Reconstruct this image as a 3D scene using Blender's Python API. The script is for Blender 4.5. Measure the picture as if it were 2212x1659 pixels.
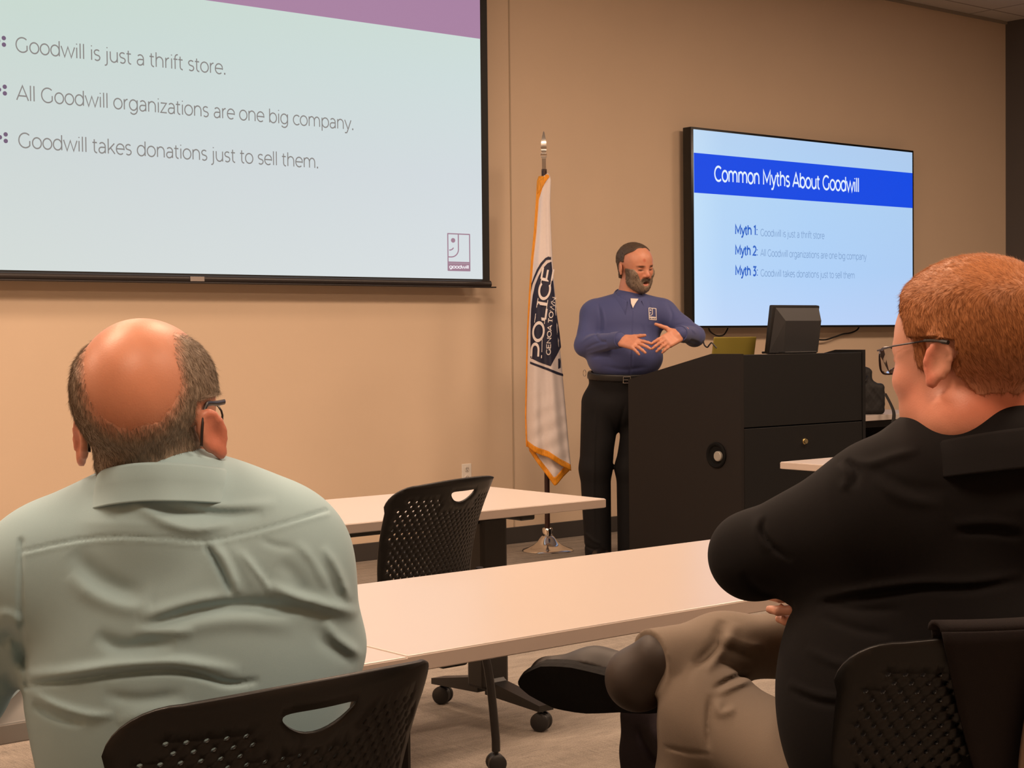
import bpy, bmesh, math, random
import numpy as np
from mathutils import Vector, Matrix, geometry

for _o in list(bpy.data.objects):
    bpy.data.objects.remove(_o)
SC = bpy.context.scene
COL = SC.collection
random.seed(7)
RNG = np.random.default_rng(11)

# ------------------------------------------------------------------ camera
EYE = np.array([0.0, 0.0, 1.26])
FPX, YAW, PIT, ROLL = 3483.4, 0.693134, 0.0293192, -0.0099823
CX, CY = 1106.0, 829.5
FWD = np.array([math.sin(YAW) * math.cos(PIT), math.cos(YAW) * math.cos(PIT), -math.sin(PIT)])
_r0 = np.array([math.cos(YAW), -math.sin(YAW), 0.0])
_u0 = np.cross(_r0, FWD)
RIGHT = _r0 * math.cos(ROLL) + _u0 * math.sin(ROLL)
UP = -_r0 * math.sin(ROLL) + _u0 * math.cos(ROLL)
cam_data = bpy.data.cameras.new('camera')
cam_data.sensor_fit = 'HORIZONTAL'
cam_data.sensor_width = 36.0
cam_data.lens = FPX / 2212.0 * 36.0
cam_data.clip_start = 0.05
cam = bpy.data.objects.new('camera', cam_data)
COL.objects.link(cam)
M3 = Matrix((RIGHT, UP, -FWD)).transposed()
cam.matrix_world = Matrix.Translation(Vector(EYE)) @ M3.to_4x4()
SC.camera = cam

# ------------------------------------------------------------------ world, lights, exposure
world = bpy.data.worlds.new('room_air')
SC.world = world
world.use_nodes = True
world.node_tree.nodes['Background'].inputs[0].default_value = (0.9, 0.72, 0.55, 1)
world.node_tree.nodes['Background'].inputs[1].default_value = 0.0
WARM = (1.0, 0.705, 0.495)


def area_light(name, loc, sx, sy, power, color=WARM, rot=(0, 0, 0)):
    d = bpy.data.lights.new(name, 'AREA')
    d.shape = 'RECTANGLE'
    d.size, d.size_y = sx, sy
    d.energy = power
    d.color = color
    o = bpy.data.objects.new(name, d)
    o.location = loc
    o.rotation_euler = rot
    COL.objects.link(o)
    return o


# recessed ceiling panels of the room
for _x, _y, _p in ((0.6, 0.2, 75), (3.4, 0.2, 75), (6.4, 0.2, 55), (0.6, 3.4, 95), (3.4, 4.0, 95), (6.6, 4.0, 100), (9.4, 3.8, 85),
                   (-1.6, 5.0, 90), (2.4, 5.6, 60)):
    area_light('ceiling_panel_light', (_x, _y, 3.74), 1.2, 0.6, _p)
SC.view_settings.view_transform = 'Standard'
SC.view_settings.look = 'None'
SC.view_settings.gamma = 1.0
SC.view_settings.use_curve_mapping = False
SC.view_settings.exposure = 0.0
SC.cycles.use_denoising = True
SC.cycles.max_bounces = 8


# ------------------------------------------------------------------ helpers
def lin(c):
    out = []
    for v in c:
        v = v / 255.0
        out.append(v / 12.92 if v <= 0.04045 else ((v + 0.055) / 1.055) ** 2.4)
    return tuple(out)


def P(x, y, D):
    """a point D metres deep into the room, seen at (x, y) of the photograph"""
    return EYE + (FWD + RIGHT * ((x - CX) / FPX) - UP * ((y - CY) / FPX)) * D


def onY(x, y, Y):
    d = FWD + RIGHT * ((x - CX) / FPX) - UP * ((y - CY) / FPX)
    return EYE + d * (Y / d[1])


MATS = {}


def mat(name, rgb, rough=0.6, metal=0.0, noise=None, bump=None, spec=0.5, attr=None, emit=None, sheen=0.0):
    """noise=(scale, amount[, stretch xyz]); bump=(scale, strength[, stretch])"""
    if name in MATS:
        return MATS[name]
    m = bpy.data.materials.new(name)
    MATS[name] = m
    m.use_nodes = True
    nt = m.node_tree
    b = nt.nodes['Principled BSDF']
    col = (*lin(rgb), 1)
    b.inputs['Base Color'].default_value = col
    b.inputs['Roughness'].default_value = rough
    b.inputs['Metallic'].default_value = metal
    b.inputs['Specular IOR Level'].default_value = spec
    if sheen:
        b.inputs['Sheen Weight'].default_value = sheen
    src = None
    if attr:
        a = nt.nodes.new('ShaderNodeAttribute')
        a.attribute_name = attr
        src = a.outputs['Color']
    tc = nt.nodes.new('ShaderNodeTexCoord')

    def tex(scale, stretch=None, detail=4):
        mp = nt.nodes.new('ShaderNodeMapping')
        if stretch:
            mp.inputs['Scale'].default_value = stretch
        nt.links.new(tc.outputs['Object'], mp.inputs['Vector'])
        n = nt.nodes.new('ShaderNodeTexNoise')
        n.inputs['Scale'].default_value = scale
        n.inputs['Detail'].default_value = detail
        nt.links.new(mp.outputs[0], n.inputs['Vector'])
        return n.outputs['Fac']

    if noise:
        f = tex(noise[0], noise[2] if len(noise) > 2 else None)
        mr = nt.nodes.new('ShaderNodeMapRange')
        mr.inputs[1].default_value = 0.25
        mr.inputs[2].default_value = 0.75
        mr.inputs[3].default_value = 1 - noise[1]
        mr.inputs[4].default_value = 1 + noise[1]
        nt.links.new(f, mr.inputs[0])
        mx = nt.nodes.new('ShaderNodeVectorMath')
        mx.operation = 'MULTIPLY'
        if src:
            nt.links.new(src, mx.inputs[0])
        else:
            mx.inputs[0].default_value = col[:3]
        nt.links.new(mr.outputs[0], mx.inputs[1])
        src = mx.outputs[0]
    if src:
        nt.links.new(src, b.inputs['Base Color'])
    if bump:
        f = tex(bump[0], bump[2] if len(bump) > 2 else None)
        bp = nt.nodes.new('ShaderNodeBump')
        bp.inputs['Strength'].default_value = bump[1]
        bp.inputs['Distance'].default_value = 0.002
        nt.links.new(f, bp.inputs['Height'])
        nt.links.new(bp.outputs[0], b.inputs['Normal'])
    if emit:
        b.inputs['Emission Color'].default_value = (*lin(emit[0]), 1)
        b.inputs['Emission Strength'].default_value = emit[1]
    return m


def screen_mat(name, rgb, strength=1.0, stops=None, axis=2):
    """a lit display: it gives off light.  stops = two colours across and down the picture"""
    m = bpy.data.materials.new(name)
    m.use_nodes = True
    nt = m.node_tree
    b = nt.nodes['Principled BSDF']
    b.inputs['Base Color'].default_value = (0.02, 0.02, 0.02, 1)
    b.inputs['Roughness'].default_value = 0.5
    b.inputs['Specular IOR Level'].default_value = 0.15
    b.inputs['Emission Strength'].default_value = strength
    if stops:
        tc = nt.nodes.new('ShaderNodeTexCoord')
        sp = nt.nodes.new('ShaderNodeSeparateXYZ')
        nt.links.new(tc.outputs['Generated'], sp.inputs[0])
        outs = []
        for (sock, lst) in ((0, stops[0]), (2, stops[1])):
            r = nt.nodes.new('ShaderNodeValToRGB')
            while len(r.color_ramp.elements) < len(lst):
                r.color_ramp.elements.new(0.5)
            for e, (p, c) in zip(r.color_ramp.elements, lst):
                e.position = p
                e.color = (*lin(c), 1)
            nt.links.new(sp.outputs[sock], r.inputs[0])
            outs.append(r.outputs[0])
        mx = nt.nodes.new('ShaderNodeMix')
        mx.data_type = 'RGBA'
        mx.inputs['Factor'].default_value = 0.5
        nt.links.new(outs[0], mx.inputs['A'])
        nt.links.new(outs[1], mx.inputs['B'])
        nt.links.new(mx.outputs['Result'], b.inputs['Emission Color'])
    else:
        b.inputs['Emission Color'].default_value = (*lin(rgb), 1)
    return m


def link(name, me, m, parent=None):
    o = bpy.data.objects.new(name, me)
    COL.objects.link(o)
    if m is not None and not me.materials:
        me.materials.append(m)
    if parent is not None:
        o.parent = parent
    return o


def empty(name, loc, rz, label, cat, group=None):
    o = bpy.data.objects.new(name, None)
    o.empty_display_size = 0.1
    COL.objects.link(o)
    o.location = loc
    o.rotation_euler = (0, 0, rz)
    return tag(o, label, cat, group)


def tag(o, label, cat, group=None):
    o['label'] = label
    o['category'] = cat
    if group:
        o['group'] = group
    return o


def struct(o):
    o['kind'] = 'structure'
    return o


class MB:
    """collects shapes into one mesh"""

    def __init__(self):
        self.bm = bmesh.new()

    def box(self, lo, hi, bevel=0.0, seg=2, rot=None, about=None):
        x0, y0, z0 = lo
        x1, y1, z1 = hi
        v = [self.bm.verts.new(p) for p in ((x0, y0, z0), (x1, y0, z0), (x1, y1, z0), (x0, y1, z0),
                                            (x0, y0, z1), (x1, y0, z1), (x1, y1, z1), (x0, y1, z1))]
        fs = [self.bm.faces.new([v[i] for i in q]) for q in
              ((3, 2, 1, 0), (4, 5, 6, 7), (0, 1, 5, 4), (1, 2, 6, 5), (2, 3, 7, 6), (3, 0, 4, 7))]
        vs = v
        if bevel:
            es = list({e for f in fs for e in f.edges})
            r = bmesh.ops.bevel(self.bm, geom=es, offset=bevel, segments=seg, profile=0.5, affect='EDGES')
            vs = list({w for f in r['faces'] for w in f.verts} | {w for w in v if w.is_valid})
        if rot is not None:
            c = Vector(about) if about is not None else Vector(((x0 + x1) / 2, (y0 + y1) / 2, (z0 + z1) / 2))
            bmesh.ops.rotate(self.bm, verts=vs, cent=c, matrix=rot)
        return self

    def prism(self, pts, lo, hi, axis='x'):
        """extrude a 2-D outline along an axis"""
        def mk(p, t):
            return {'x': (t, p[0], p[1]), 'y': (p[0], t, p[1]), 'z': (p[0], p[1], t)}[axis]
        a = [self.bm.verts.new(mk(p, lo)) for p in pts]
        b = [self.bm.verts.new(mk(p, hi)) for p in pts]
        n = len(pts)
        self.bm.faces.new(a[::-1])
        self.bm.faces.new(b)
        for i in range(n):
            self.bm.faces.new((a[i], a[(i + 1) % n], b[(i + 1) % n], b[i]))
        return self

    def tube(self, pts, r, n=10, caps=True, flat=None):
        """round tube along a polyline; r number or list; flat=(sx, sz) squashes the section"""
        pts = [Vector(p) for p in pts]
        rs = r if isinstance(r, (list, tuple)) else [r] * len(pts)
        rings = []
        prev = None
        for i, p in enumerate(pts):
            t = (pts[min(i + 1, len(pts) - 1)] - pts[max(i - 1, 0)])
            if t.length < 1e-9:
                t = Vector((0, 0, 1))
            t.normalize()
            if prev is None:
                a = t.cross(Vector((0, 0, 1)))
                if a.length < 1e-3:
                    a = t.cross(Vector((1, 0, 0)))
            else:
                a = prev - t * prev.dot(t)
            a.normalize()
            prev = a
            b = t.cross(a)
            fx, fz = flat if flat else (1, 1)
            rings.append([self.bm.verts.new(p + a * (math.cos(k * 2 * math.pi / n) * rs[i] * fx) +
                                            b * (math.sin(k * 2 * math.pi / n) * rs[i] * fz)) for k in range(n)])
        for i in range(len(rings) - 1):
            for k in range(n):
                self.bm.faces.new((rings[i][k], rings[i][(k + 1) % n], rings[i + 1][(k + 1) % n], rings[i + 1][k]))
        if caps:
            self.bm.faces.new(rings[0][::-1])
            self.bm.faces.new(rings[-1])
        return self

    def lathe(self, prof, c=(0, 0, 0), n=32, axis='z'):
        rings = []
        for r, h in prof:
            ring = []
            for k in range(n):
                a = k * 2 * math.pi / n
                q = (r * math.cos(a), r * math.sin(a), h)
                if axis == 'x':
                    q = (h, q[0], q[1])
                elif axis == 'y':
                    q = (q[0], h, q[1])
                ring.append(self.bm.verts.new((c[0] + q[0], c[1] + q[1], c[2] + q[2])))
            rings.append(ring)
        for i in range(len(rings) - 1):
            for k in range(n):
                self.bm.faces.new((rings[i][k], rings[i][(k + 1) % n], rings[i + 1][(k + 1) % n], rings[i + 1][k]))
        self.bm.faces.new(rings[0][::-1])
        self.bm.faces.new(rings[-1])
        return self

    def build(self, name, m, parent=None, smooth=False, angle=40):
        bmesh.ops.recalc_face_normals(self.bm, faces=self.bm.faces)
        me = bpy.data.meshes.new(name)
        self.bm.to_mesh(me)
        self.bm.free()
        if smooth:
            me.shade_smooth()
            me.set_sharp_from_angle(angle=math.radians(angle))
        return link(name, me, m, parent)


def raw_mesh(name, v, f, m, parent=None, smooth=False, col=None):
    me = bpy.data.meshes.new(name)
    v = np.asarray(v, dtype=np.float32)
    f = np.asarray(f, dtype=np.int32)
    me.vertices.add(len(v))
    me.vertices.foreach_set('co', v.ravel())
    k = f.shape[1]
    me.loops.add(f.size)
    me.loops.foreach_set('vertex_index', f.ravel())
    me.polygons.add(len(f))
    me.polygons.foreach_set('loop_start', np.arange(0, f.size, k, dtype=np.int32))
    me.update(calc_edges=True)
    me.validate()
    if col is not None:
        a = me.color_attributes.new('Col', 'FLOAT_COLOR', 'POINT')
        c = np.ones((len(v), 4), dtype=np.float32)
        c[:, :3] = col
        a.data.foreach_set('color', c.ravel())
    if smooth:
        me.shade_smooth()
    return link(name, me, m, parent)


def smooth_path(pts, n=8):
    """Catmull-Rom through points"""
    p = [np.array(q, float) for q in pts]
    p = [2 * p[0] - p[1]] + p + [2 * p[-1] - p[-2]]
    out = []
    for i in range(1, len(p) - 2):
        for k in range(n):
            t = k / n
            a, b, c, d = p[i - 1], p[i], p[i + 1], p[i + 2]
            out.append(0.5 * (2 * b + (c - a) * t + (2 * a - 5 * b + 4 * c - d) * t * t + (3 * b - a - 3 * c + d) * t ** 3))
    out.append(p[-2])
    return out


# ------------------------------------------------------------------ stroke lettering
def _arc(cx, cy, rx, ry, a0, a1, n=14):
    return [(cx + rx * math.cos(math.radians(a0 + (a1 - a0) * i / n)), cy + ry * math.sin(math.radians(a0 + (a1 - a0) * i / n)))
            for i in range(n + 1)]


def _o(cx, r=.26):
    return _arc(cx, .26, r, .26, 0, 360, 24)


GL = {
    ' ': (.27, []),
    '.': (.2, [[(.06, .045), (.15, .045)], [(.06, .015), (.15, .015)]]),
    ':': (.22, [[(.1, .0), (.1, .07)], [(.1, .40), (.1, .47)]]),
    'a': (.53, [[(.44, 0), (.44, .33)] + _arc(.25, .33, .19, .19, 0, 140, 8),
                [(.44, .29), (.22, .29)] + _arc(.22, .145, .155, .145, 90, 270, 10) + _arc(.22, .2, .22, .2, 270, 345, 6)]),
    'b': (.62, [[(.09, .74), (.09, 0)], _o(.33, .24)]),
    'c': (.5, [_arc(.3, .26, .25, .26, 45, 315, 18)]),
    'd': (.62, [[(.53, .74), (.53, 0)], _o(.29, .24)]),
    'e': (.56, [[(.05, .27), (.53, .27)] + _arc(.29, .26, .24, .26, 2, 310, 22)]),
    'f': (.31, [[(.12, 0), (.12, .58)] + _arc(.27, .58, .15, .16, 180, 90, 6) + [(.3, .735)], [(.02, .5), (.28, .5)]]),
    'g': (.62, [_o(.29, .24), [(.53, .52), (.53, .05)] + _arc(.29, .04, .24, .24, 0, -140, 10)]),
    'h': (.6, [[(.09, .74), (.09, 0)], [(.09, .28)] + _arc(.3, .3, .21, .22, 180, 0, 12) + [(.51, 0)]]),
    'i': (.2, [[(.1, 0), (.1, .52)], [(.1, .665), (.1, .715)]]),
    'j': (.2, [[(.1, .52), (.1, -.06)] + _arc(-.01, -.06, .11, .13, 0, -110, 6), [(.1, .665), (.1, .715)]]),
    'k': (.53, [[(.09, .74), (.09, 0)], [(.46, .52), (.1, .18)], [(.22, .3), (.49, 0)]]),
    'l': (.2, [[(.1, .74), (.1, 0)]]),
    'm': (.94, [[(.09, .52), (.09, 0)], [(.09, .28)] + _arc(.28, .3, .19, .22, 180, 0, 10) + [(.47, 0)],
                [(.47, .28)] + _arc(.66, .3, .19, .22, 180, 0, 10) + [(.85, 0)]]),
    'n': (.6, [[(.09, .52), (.09, 0)], [(.09, .28)] + _arc(.3, .3, .21, .22, 180, 0, 12) + [(.51, 0)]]),
    'o': (.59, [_o(.295, .25)]),
    'p': (.62, [[(.09, .52), (.09, -.2)], _o(.33, .24)]),
    'r': (.36, [[(.09, .52), (.09, 0)], [(.09, .28)] + _arc(.31, .29, .22, .23, 180, 92, 8)]),
    's': (.45, [_arc(.225, .385, .165, .135, 40, 180, 8) + [(.07, .36), (.12, .29), (.33, .235), (.385, .17)] +
                _arc(.22, .14, .165, .14, 0, -140, 8)]),
    't': (.34, [[(.13, .66), (.13, .15)] + _arc(.27, .15, .14, .15, 180, 280, 6), [(.02, .5), (.29, .5)]]),
    'u': (.6, [[(.51, .52), (.51, 0)], [(.09, .52), (.09, .22)] + _arc(.3, .22, .21, .22, 180, 360, 12) + [(.51, .24)]]),
    'w': (.82, [[(.02, .52), (.22, 0), (.41, .5), (.6, 0), (.8, .52)]]),
    'y': (.51, [[(.02, .52), (.265, 0)], [(.49, .52), (.23, -.08), (.17, -.18), (.08, -.2), (.03, -.17)]]),
    'z': (.47, [[(.05, .5), (.41, .5), (.05, .02), (.43, .02)]]),
    'A': (.7, [[(.02, 0), (.35, .7), (.68, 0)], [(.12, .21), (.58, .21)]]),
    'C': (.72, [_arc(.41, .35, .35, .35, 48, 312, 22)]),
    'E': (.62, [[(.1, 0), (.1, .7)], [(.1, .7), (.56, .7)], [(.1, .36), (.5, .36)], [(.1, 0), (.57, 0)]]),
    'G': (.78, [_arc(.41, .35, .35, .35, 48, 318, 22) + [(.67, .34)]]),
    'I': (.28, [[(.14, 0), (.14, .7)]]),
    'L': (.56, [[(.1, .7), (.1, 0)], [(.1, 0), (.53, 0)]]),
    'M': (.86, [[(.1, 0), (.1, .7), (.43, .16), (.76, .7), (.76, 0)]]),
    'N': (.78, [[(.1, 0), (.1, .7), (.68, 0), (.68, .7)]]),
    'O': (.82, [_arc(.41, .35, .35, .35, 0, 360, 28)]),
    'P': (.66, [[(.1, 0), (.1, .7)], [(.1, .7), (.36, .7)] + _arc(.36, .475, .23, .225, 90, -90, 12) + [(.1, .25)]]),
    'T': (.6, [[(.3, 0), (.3, .7)], [(.03, .7), (.57, .7)]]),
    'W': (1.06, [[(.03, .7), (.28, 0), (.53, .7), (.78, 0), (1.03, .7)]]),
    '1': (.36, [[(.03, .62), (.22, .7), (.22, 0)]]),
    '2': (.58, [_arc(.28, .49, .21, .21, 150, -20, 10) + [(.42, .32), (.07, .02), (.53, .02)]]),
    '3': (.58, [[(.08, .68), (.46, .68), (.24, .42)] + _arc(.25, .21, .22, .21, 85, -140, 12)]),
}


def lettering(text, w, serif=False, closed_eps=1e-4):
    """text -> (list of (verts2d, quads)), advance; em units, stroke width w"""
    V, F = [], []
    x = 0.0
    for ch in text:
        adv, strokes = GL[ch]
        for s in strokes:
            pts = [np.array(p, float) for p in s]
            q = [pts[0]]
            for p in pts[1:]:
                if np.linalg.norm(p - q[-1]) > 1e-4:
                    q.append(p)
            pts = q
            n = len(pts)
            closed = n > 3 and np.linalg.norm(pts[0] - pts[-1]) < closed_eps
            base = len(V)
            for i in range(n):
                if closed:
                    a = pts[(i - 1) % (n - 1)]
                    b = pts[(i + 1) % (n - 1)]
                    d0 = pts[i] - a
                    d1 = b - pts[i]
                else:
                    d0 = pts[i] - pts[i - 1] if i else pts[1] - pts[0]
                    d1 = pts[i + 1] - pts[i] if i < n - 1 else d0
                d0 = d0 / np.linalg.norm(d0)
                d1 = d1 / np.linalg.norm(d1)
                t = d0 + d1
                nt = np.linalg.norm(t)
                t = t / nt if nt > 1e-6 else d0
                nn = np.array([-t[1], t[0]])
                k = 1.0 / max(0.5, abs(nn @ np.array([-d0[1], d0[0]])))
                c = pts[i] + np.array([x, 0])
                V.append(c + nn * w / 2 * k)
                V.append(c - nn * w / 2 * k)
            for i in range(n - 1):
                j = base + 2 * i
                F.append((j, j + 1, j + 3, j + 2))
            if serif and not closed:
                for e, o in ((0, 1), (n - 1, n - 2)):
                    d = pts[e] - pts[o]
                    if abs(d[0]) < .02 and n <= 3:
                        c = pts[e] + np.array([x, 0])
                        s_ = w * 1.5
                        h = w * .35 * (1 if d[1] < 0 else -1)
                        b0 = len(V)
                        V += [c + np.array((-s_, 0)), c + np.array((s_, 0)), c + np.array((s_, h)), c + np.array((-s_, h))]
                        F.append((b0, b0 + 1, b0 + 2, b0 + 3))
        x += adv
    return np.array(V), F, x


def text_on(name, text, w, place, m, parent, serif=False):
    """place: function (N,2 em coords, total advance) -> N,3"""
    V, F, adv = lettering(text, w, serif)
    o = raw_mesh(name, place(V, adv), F, m, parent)
    return o
# ------------------------------------------------------------------ the room
YW = 7.54
CEIL = 3.77
XR, XL, YB = 11.5, -3.2, -3.2
M_wall = mat('tan_wall_paint', (211, 189, 165), 0.75, noise=(3, .015), bump=(260, .12))
M_dark_wall = mat('charcoal_wall_paint', (84, 80, 80), 0.8, bump=(260, .1))
M_base = mat('charcoal_rubber_base', (58, 54, 52), 0.55)
M_black = mat('black_plastic', (22, 21, 22), 0.5, bump=(500, .06))
M_blackmetal = mat('black_powder_coat', (24, 22, 22), 0.42, bump=(700, .05))
M_lam = mat('white_table_laminate', (188, 178, 172), 0.3, noise=(1.2, .012))
M_edge = mat('white_edge_band', (182, 167, 157), 0.5)
M_chrome = mat('polished_chrome', (225, 222, 218), 0.12, 1.0)
M_white = mat('white_plastic', (225, 220, 212), 0.45)

# carpet
cm = mat('loop_pile_carpet', (128, 122, 116), 0.95, spec=.1)
nt = cm.node_tree
tc = nt.nodes.new('ShaderNodeTexCoord')
outs = []
for sc_, st in ((1.0, (300, 16, 30)), (1.0, (3, 16, 10)), (1.0, (260, 200, 200)), (1.0, (16, 300, 30))):
    mp = nt.nodes.new('ShaderNodeMapping')
    mp.inputs['Scale'].default_value = st
    mp.inputs['Rotation'].default_value = (0, 0, 0.0)
    nt.links.new(tc.outputs['Object'], mp.inputs['Vector'])
    n = nt.nodes.new('ShaderNodeTexNoise')
    n.inputs['Scale'].default_value = sc_
    n.inputs['Detail'].default_value = 3
    nt.links.new(mp.outputs[0], n.inputs['Vector'])
    outs.append(n.outputs['Fac'])
chk = nt.nodes.new('ShaderNodeTexChecker'); chk.inputs['Scale'].default_value = 1 / .61
nt.links.new(tc.outputs['Object'], chk.inputs['Vector'])
mxc = nt.nodes.new('ShaderNodeMix')
nt.links.new(chk.outputs['Fac'], mxc.inputs['Factor'])
nt.links.new(outs[0], mxc.inputs['A']); nt.links.new(outs[3], mxc.inputs['B'])
ad = nt.nodes.new('ShaderNodeMath'); ad.operation = 'ADD'
nt.links.new(mxc.outputs['Result'], ad.inputs[0]); nt.links.new(outs[2], ad.inputs[1])
ad2 = nt.nodes.new('ShaderNodeMath'); ad2.operation = 'MULTIPLY_ADD'
nt.links.new(outs[1], ad2.inputs[0]); ad2.inputs[1].default_value = .7
nt.links.new(ad.outputs[0], ad2.inputs[2])
rp = nt.nodes.new('ShaderNodeValToRGB')
rp.color_ramp.elements[0].position = .35; rp.color_ramp.elements[0].color = (*lin((90, 84, 80)), 1)
rp.color_ramp.elements[1].position = .85; rp.color_ramp.elements[1].color = (*lin((172, 162, 150)), 1)
sc2 = nt.nodes.new('ShaderNodeMath'); sc2.operation = 'MULTIPLY'; sc2.inputs[1].default_value = .45
nt.links.new(ad2.outputs[0], sc2.inputs[0])
nt.links.new(sc2.outputs[0], rp.inputs[0])
nt.links.new(rp.outputs[0], nt.nodes['Principled BSDF'].inputs['Base Color'])
bp = nt.nodes.new('ShaderNodeBump'); bp.inputs['Strength'].default_value = .6; bp.inputs['Distance'].default_value = .004
nt.links.new(ad.outputs[0], bp.inputs['Height'])
nt.links.new(bp.outputs[0], nt.nodes['Principled BSDF'].inputs['Normal'])

# ceiling tile: grid seams
tm = mat('ceiling_tile', (206, 200, 192), 0.9, bump=(160, .3))
nt = tm.node_tree
bk = nt.nodes.new('ShaderNodeTexBrick')
bk.offset = 0
bk.inputs['Color1'].default_value = (*lin((206, 200, 192)), 1)
bk.inputs['Color2'].default_value = (*lin((200, 194, 186)), 1)
bk.inputs['Mortar'].default_value = (*lin((150, 142, 134)), 1)
bk.inputs['Scale'].default_value = 1.0
bk.inputs['Mortar Size'].default_value = .01
bk.inputs['Brick Width'].default_value = 1.22
bk.inputs['Row Height'].default_value = .61
tc = nt.nodes.new('ShaderNodeTexCoord')
nt.links.new(tc.outputs['Object'], bk.inputs['Vector'])
nt.links.new(bk.outputs['Color'], nt.nodes['Principled BSDF'].inputs['Base Color'])

struct(MB().box((XL, YB, -.1), (XR, YW, 0)).build('floor', cm))
struct(MB().box((XL, YB, CEIL), (XR, YW, CEIL + .1)).build('ceiling', tm))
struct(MB().box((XL, YW, -.1), (XR + .2, YW + .12, CEIL + .1)).build('wall_front', M_wall))
struct(MB().box((XR, YB, -.1), (XR + .12, YW, CEIL + .1)).build('wall_right', M_dark_wall))
struct(MB().box((XL - .12, YB, -.1), (XL, YW, CEIL + .1)).build('wall_left', M_wall))
struct(MB().box((XL, YB - .12, -.1), (XR, YB, CEIL + .1)).build('wall_back', M_wall))
struct(MB().box((XL, YW - .012, 0), (XR, YW, .1), .003).build('baseboard_front', M_base))
# reveal bead where two wall boards meet, and the corner bead
struct(MB().box((6.262, YW - .004, .1), (6.272, YW, CEIL), .0015).build('trim_1', mat('wall_joint_bead', (176, 158, 136), .8)))
struct(MB().box((XL, YW - .02, CEIL - .022), (XR, YW, CEIL), .002).build('trim_2', mat('ceiling_angle', (150, 140, 128), .7)))

# outlet
t = empty('wall_outlet', (5.902, YW, .45), 0, 'small white electrical outlet low on the tan wall behind the empty chair', 'outlet')
MB().box((-.036, -.006, -.058), (.036, 0, .058), .003).build('cover_plate', M_white, t)
for dz in (-.026, .026):
    s = MB().lathe([(.017, 0), (.017, -.003), (.015, -.004)], (0, -.006, dz), 20, 'y').build('socket', mat('outlet_socket', (205, 198, 190), .4), t)
    g = MB()
    for dx in (-.006, .006):
        g.box((dx - .0012, -.0108, dz - .002), (dx + .0012, -.0098, dz + .008))
    g.box((-.002, -.0108, dz - .011), (.002, -.0098, dz - .007))
    g.build('slot', M_black, s)

# ------------------------------------------------------------------ projection screen
YS = 7.42
scr = empty('projection_screen', (3.95, YS, 1.57), 0,
            'large pull-down projection screen with black border showing three lines of slide text', 'projection screen')


def child(o, par):
    """keep world coordinates while parenting"""
    o.parent = par
    o.matrix_parent_inverse = Matrix.Translation(-Vector(par.location)) if par.parent is None else Matrix()
    return o


def rel(par):
    return np.array(par.location)


SO = np.array([3.95, YS, 1.57])
SX0, SX1, SZ0, SZ1 = 1.95, 5.944, 1.6, 3.72
bx = MB()
bx.box((1.87 - SO[0], 0, 1.60 - .045 - SO[2]), (6.0 - SO[0], .004, 3.73 - SO[2]))
bx.build('screen_fabric', mat('black_screen_border', (20, 21, 21), .6), scr)
bar = MB().tube([(1.86 - SO[0], .0, 1.572 - SO[2]), (6.0 - SO[0], 0, 1.572 - SO[2])], .02, 16, True, (1, 1.05)).box(
    (1.86 - SO[0], -.02, 1.549 - SO[2]), (6.035 - SO[0], .024, 1.557 - SO[2]), .002).build('weight_bar', mat('black_weight_bar', (40, 34, 33), .4), scr, True)
MB().box((4.015 - SO[0], -.0235, 1.560 - SO[2]), (4.095 - SO[0], -.0195, 1.584 - SO[2]), .001).build('maker_plate', mat('grey_label_plate', (150, 142, 138), .4), bar)
# roller case under the ceiling
MB().box((1.75 - SO[0], -.03, 3.69 - SO[2]), (6.05 - SO[0], .1, 3.765 - SO[2]), .01).build('roller_case', M_white, scr)
M_proj = screen_mat('projected_slide', None, .93, (
    [(0, (196, 220, 198)), (.45, (206, 224, 216)), (1, (216, 232, 232))],
    [(0, (226, 226, 234)), (.28, (214, 216, 228)), (.55, (204, 220, 220)), (.8, (200, 222, 204)), (1, (196, 220, 196))]))
img = MB().box((SX0 - SO[0], -.003, SZ0 - SO[2]), (SX1 - SO[0], -.0005, SZ1 - SO[2])).build('projected_slide', M_proj, scr)
M_band = screen_mat('slide_purple_band', (171, 132, 166), .93)
MB().box((SX0 - SO[0], -.0045, 3.006 - SO[2]), (SX1 - SO[0], -.0032, SZ1 - SO[2])).build('title_band', M_band, img)
M_txt = screen_mat('slide_grey_text', (138, 136, 134), .9)


def flat_place(x0, x1, z0, height, Y, org, em=None):
    """lettering between x0 and x1 on the wall plane Y"""
    def f(V, adv):
        s = (x1 - x0) / adv
        return np.stack([x0 + V[:, 0] * s - org[0], np.full(len(V), Y - org[1]), z0 + V[:, 1] * height / .7 - org[2]], 1)
    return f


for txt, x0, x1, zb in (('Goodwill is just a thrift store.', 3.115, 4.25, 2.636), ('All Goodwill organizations are one big company.', 3.117, 5.045, 2.408),
                        ('Goodwill takes donations just to sell them.', 3.12, 4.812, 2.184)):
    text_on('slide_lettering', txt, .068, flat_place(x0, x1, zb, .069, YS - .005, SO), M_txt, img)
M_dot = screen_mat('slide_purple_dots', (112, 92, 122), .9)
for zc in (2.678, 2.449, 2.225):
    g = MB()
    for dx, dz in ((0, .0155), (0, -.0155), (-.028, 0)):
        g.lathe([(.0105, -.0052), (.0105, -.004)], (3.061 - SO[0] + dx, 0, zc - SO[2] + dz), 16, 'y')
    g.build('bullet_dots', M_dot, img)


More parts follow.
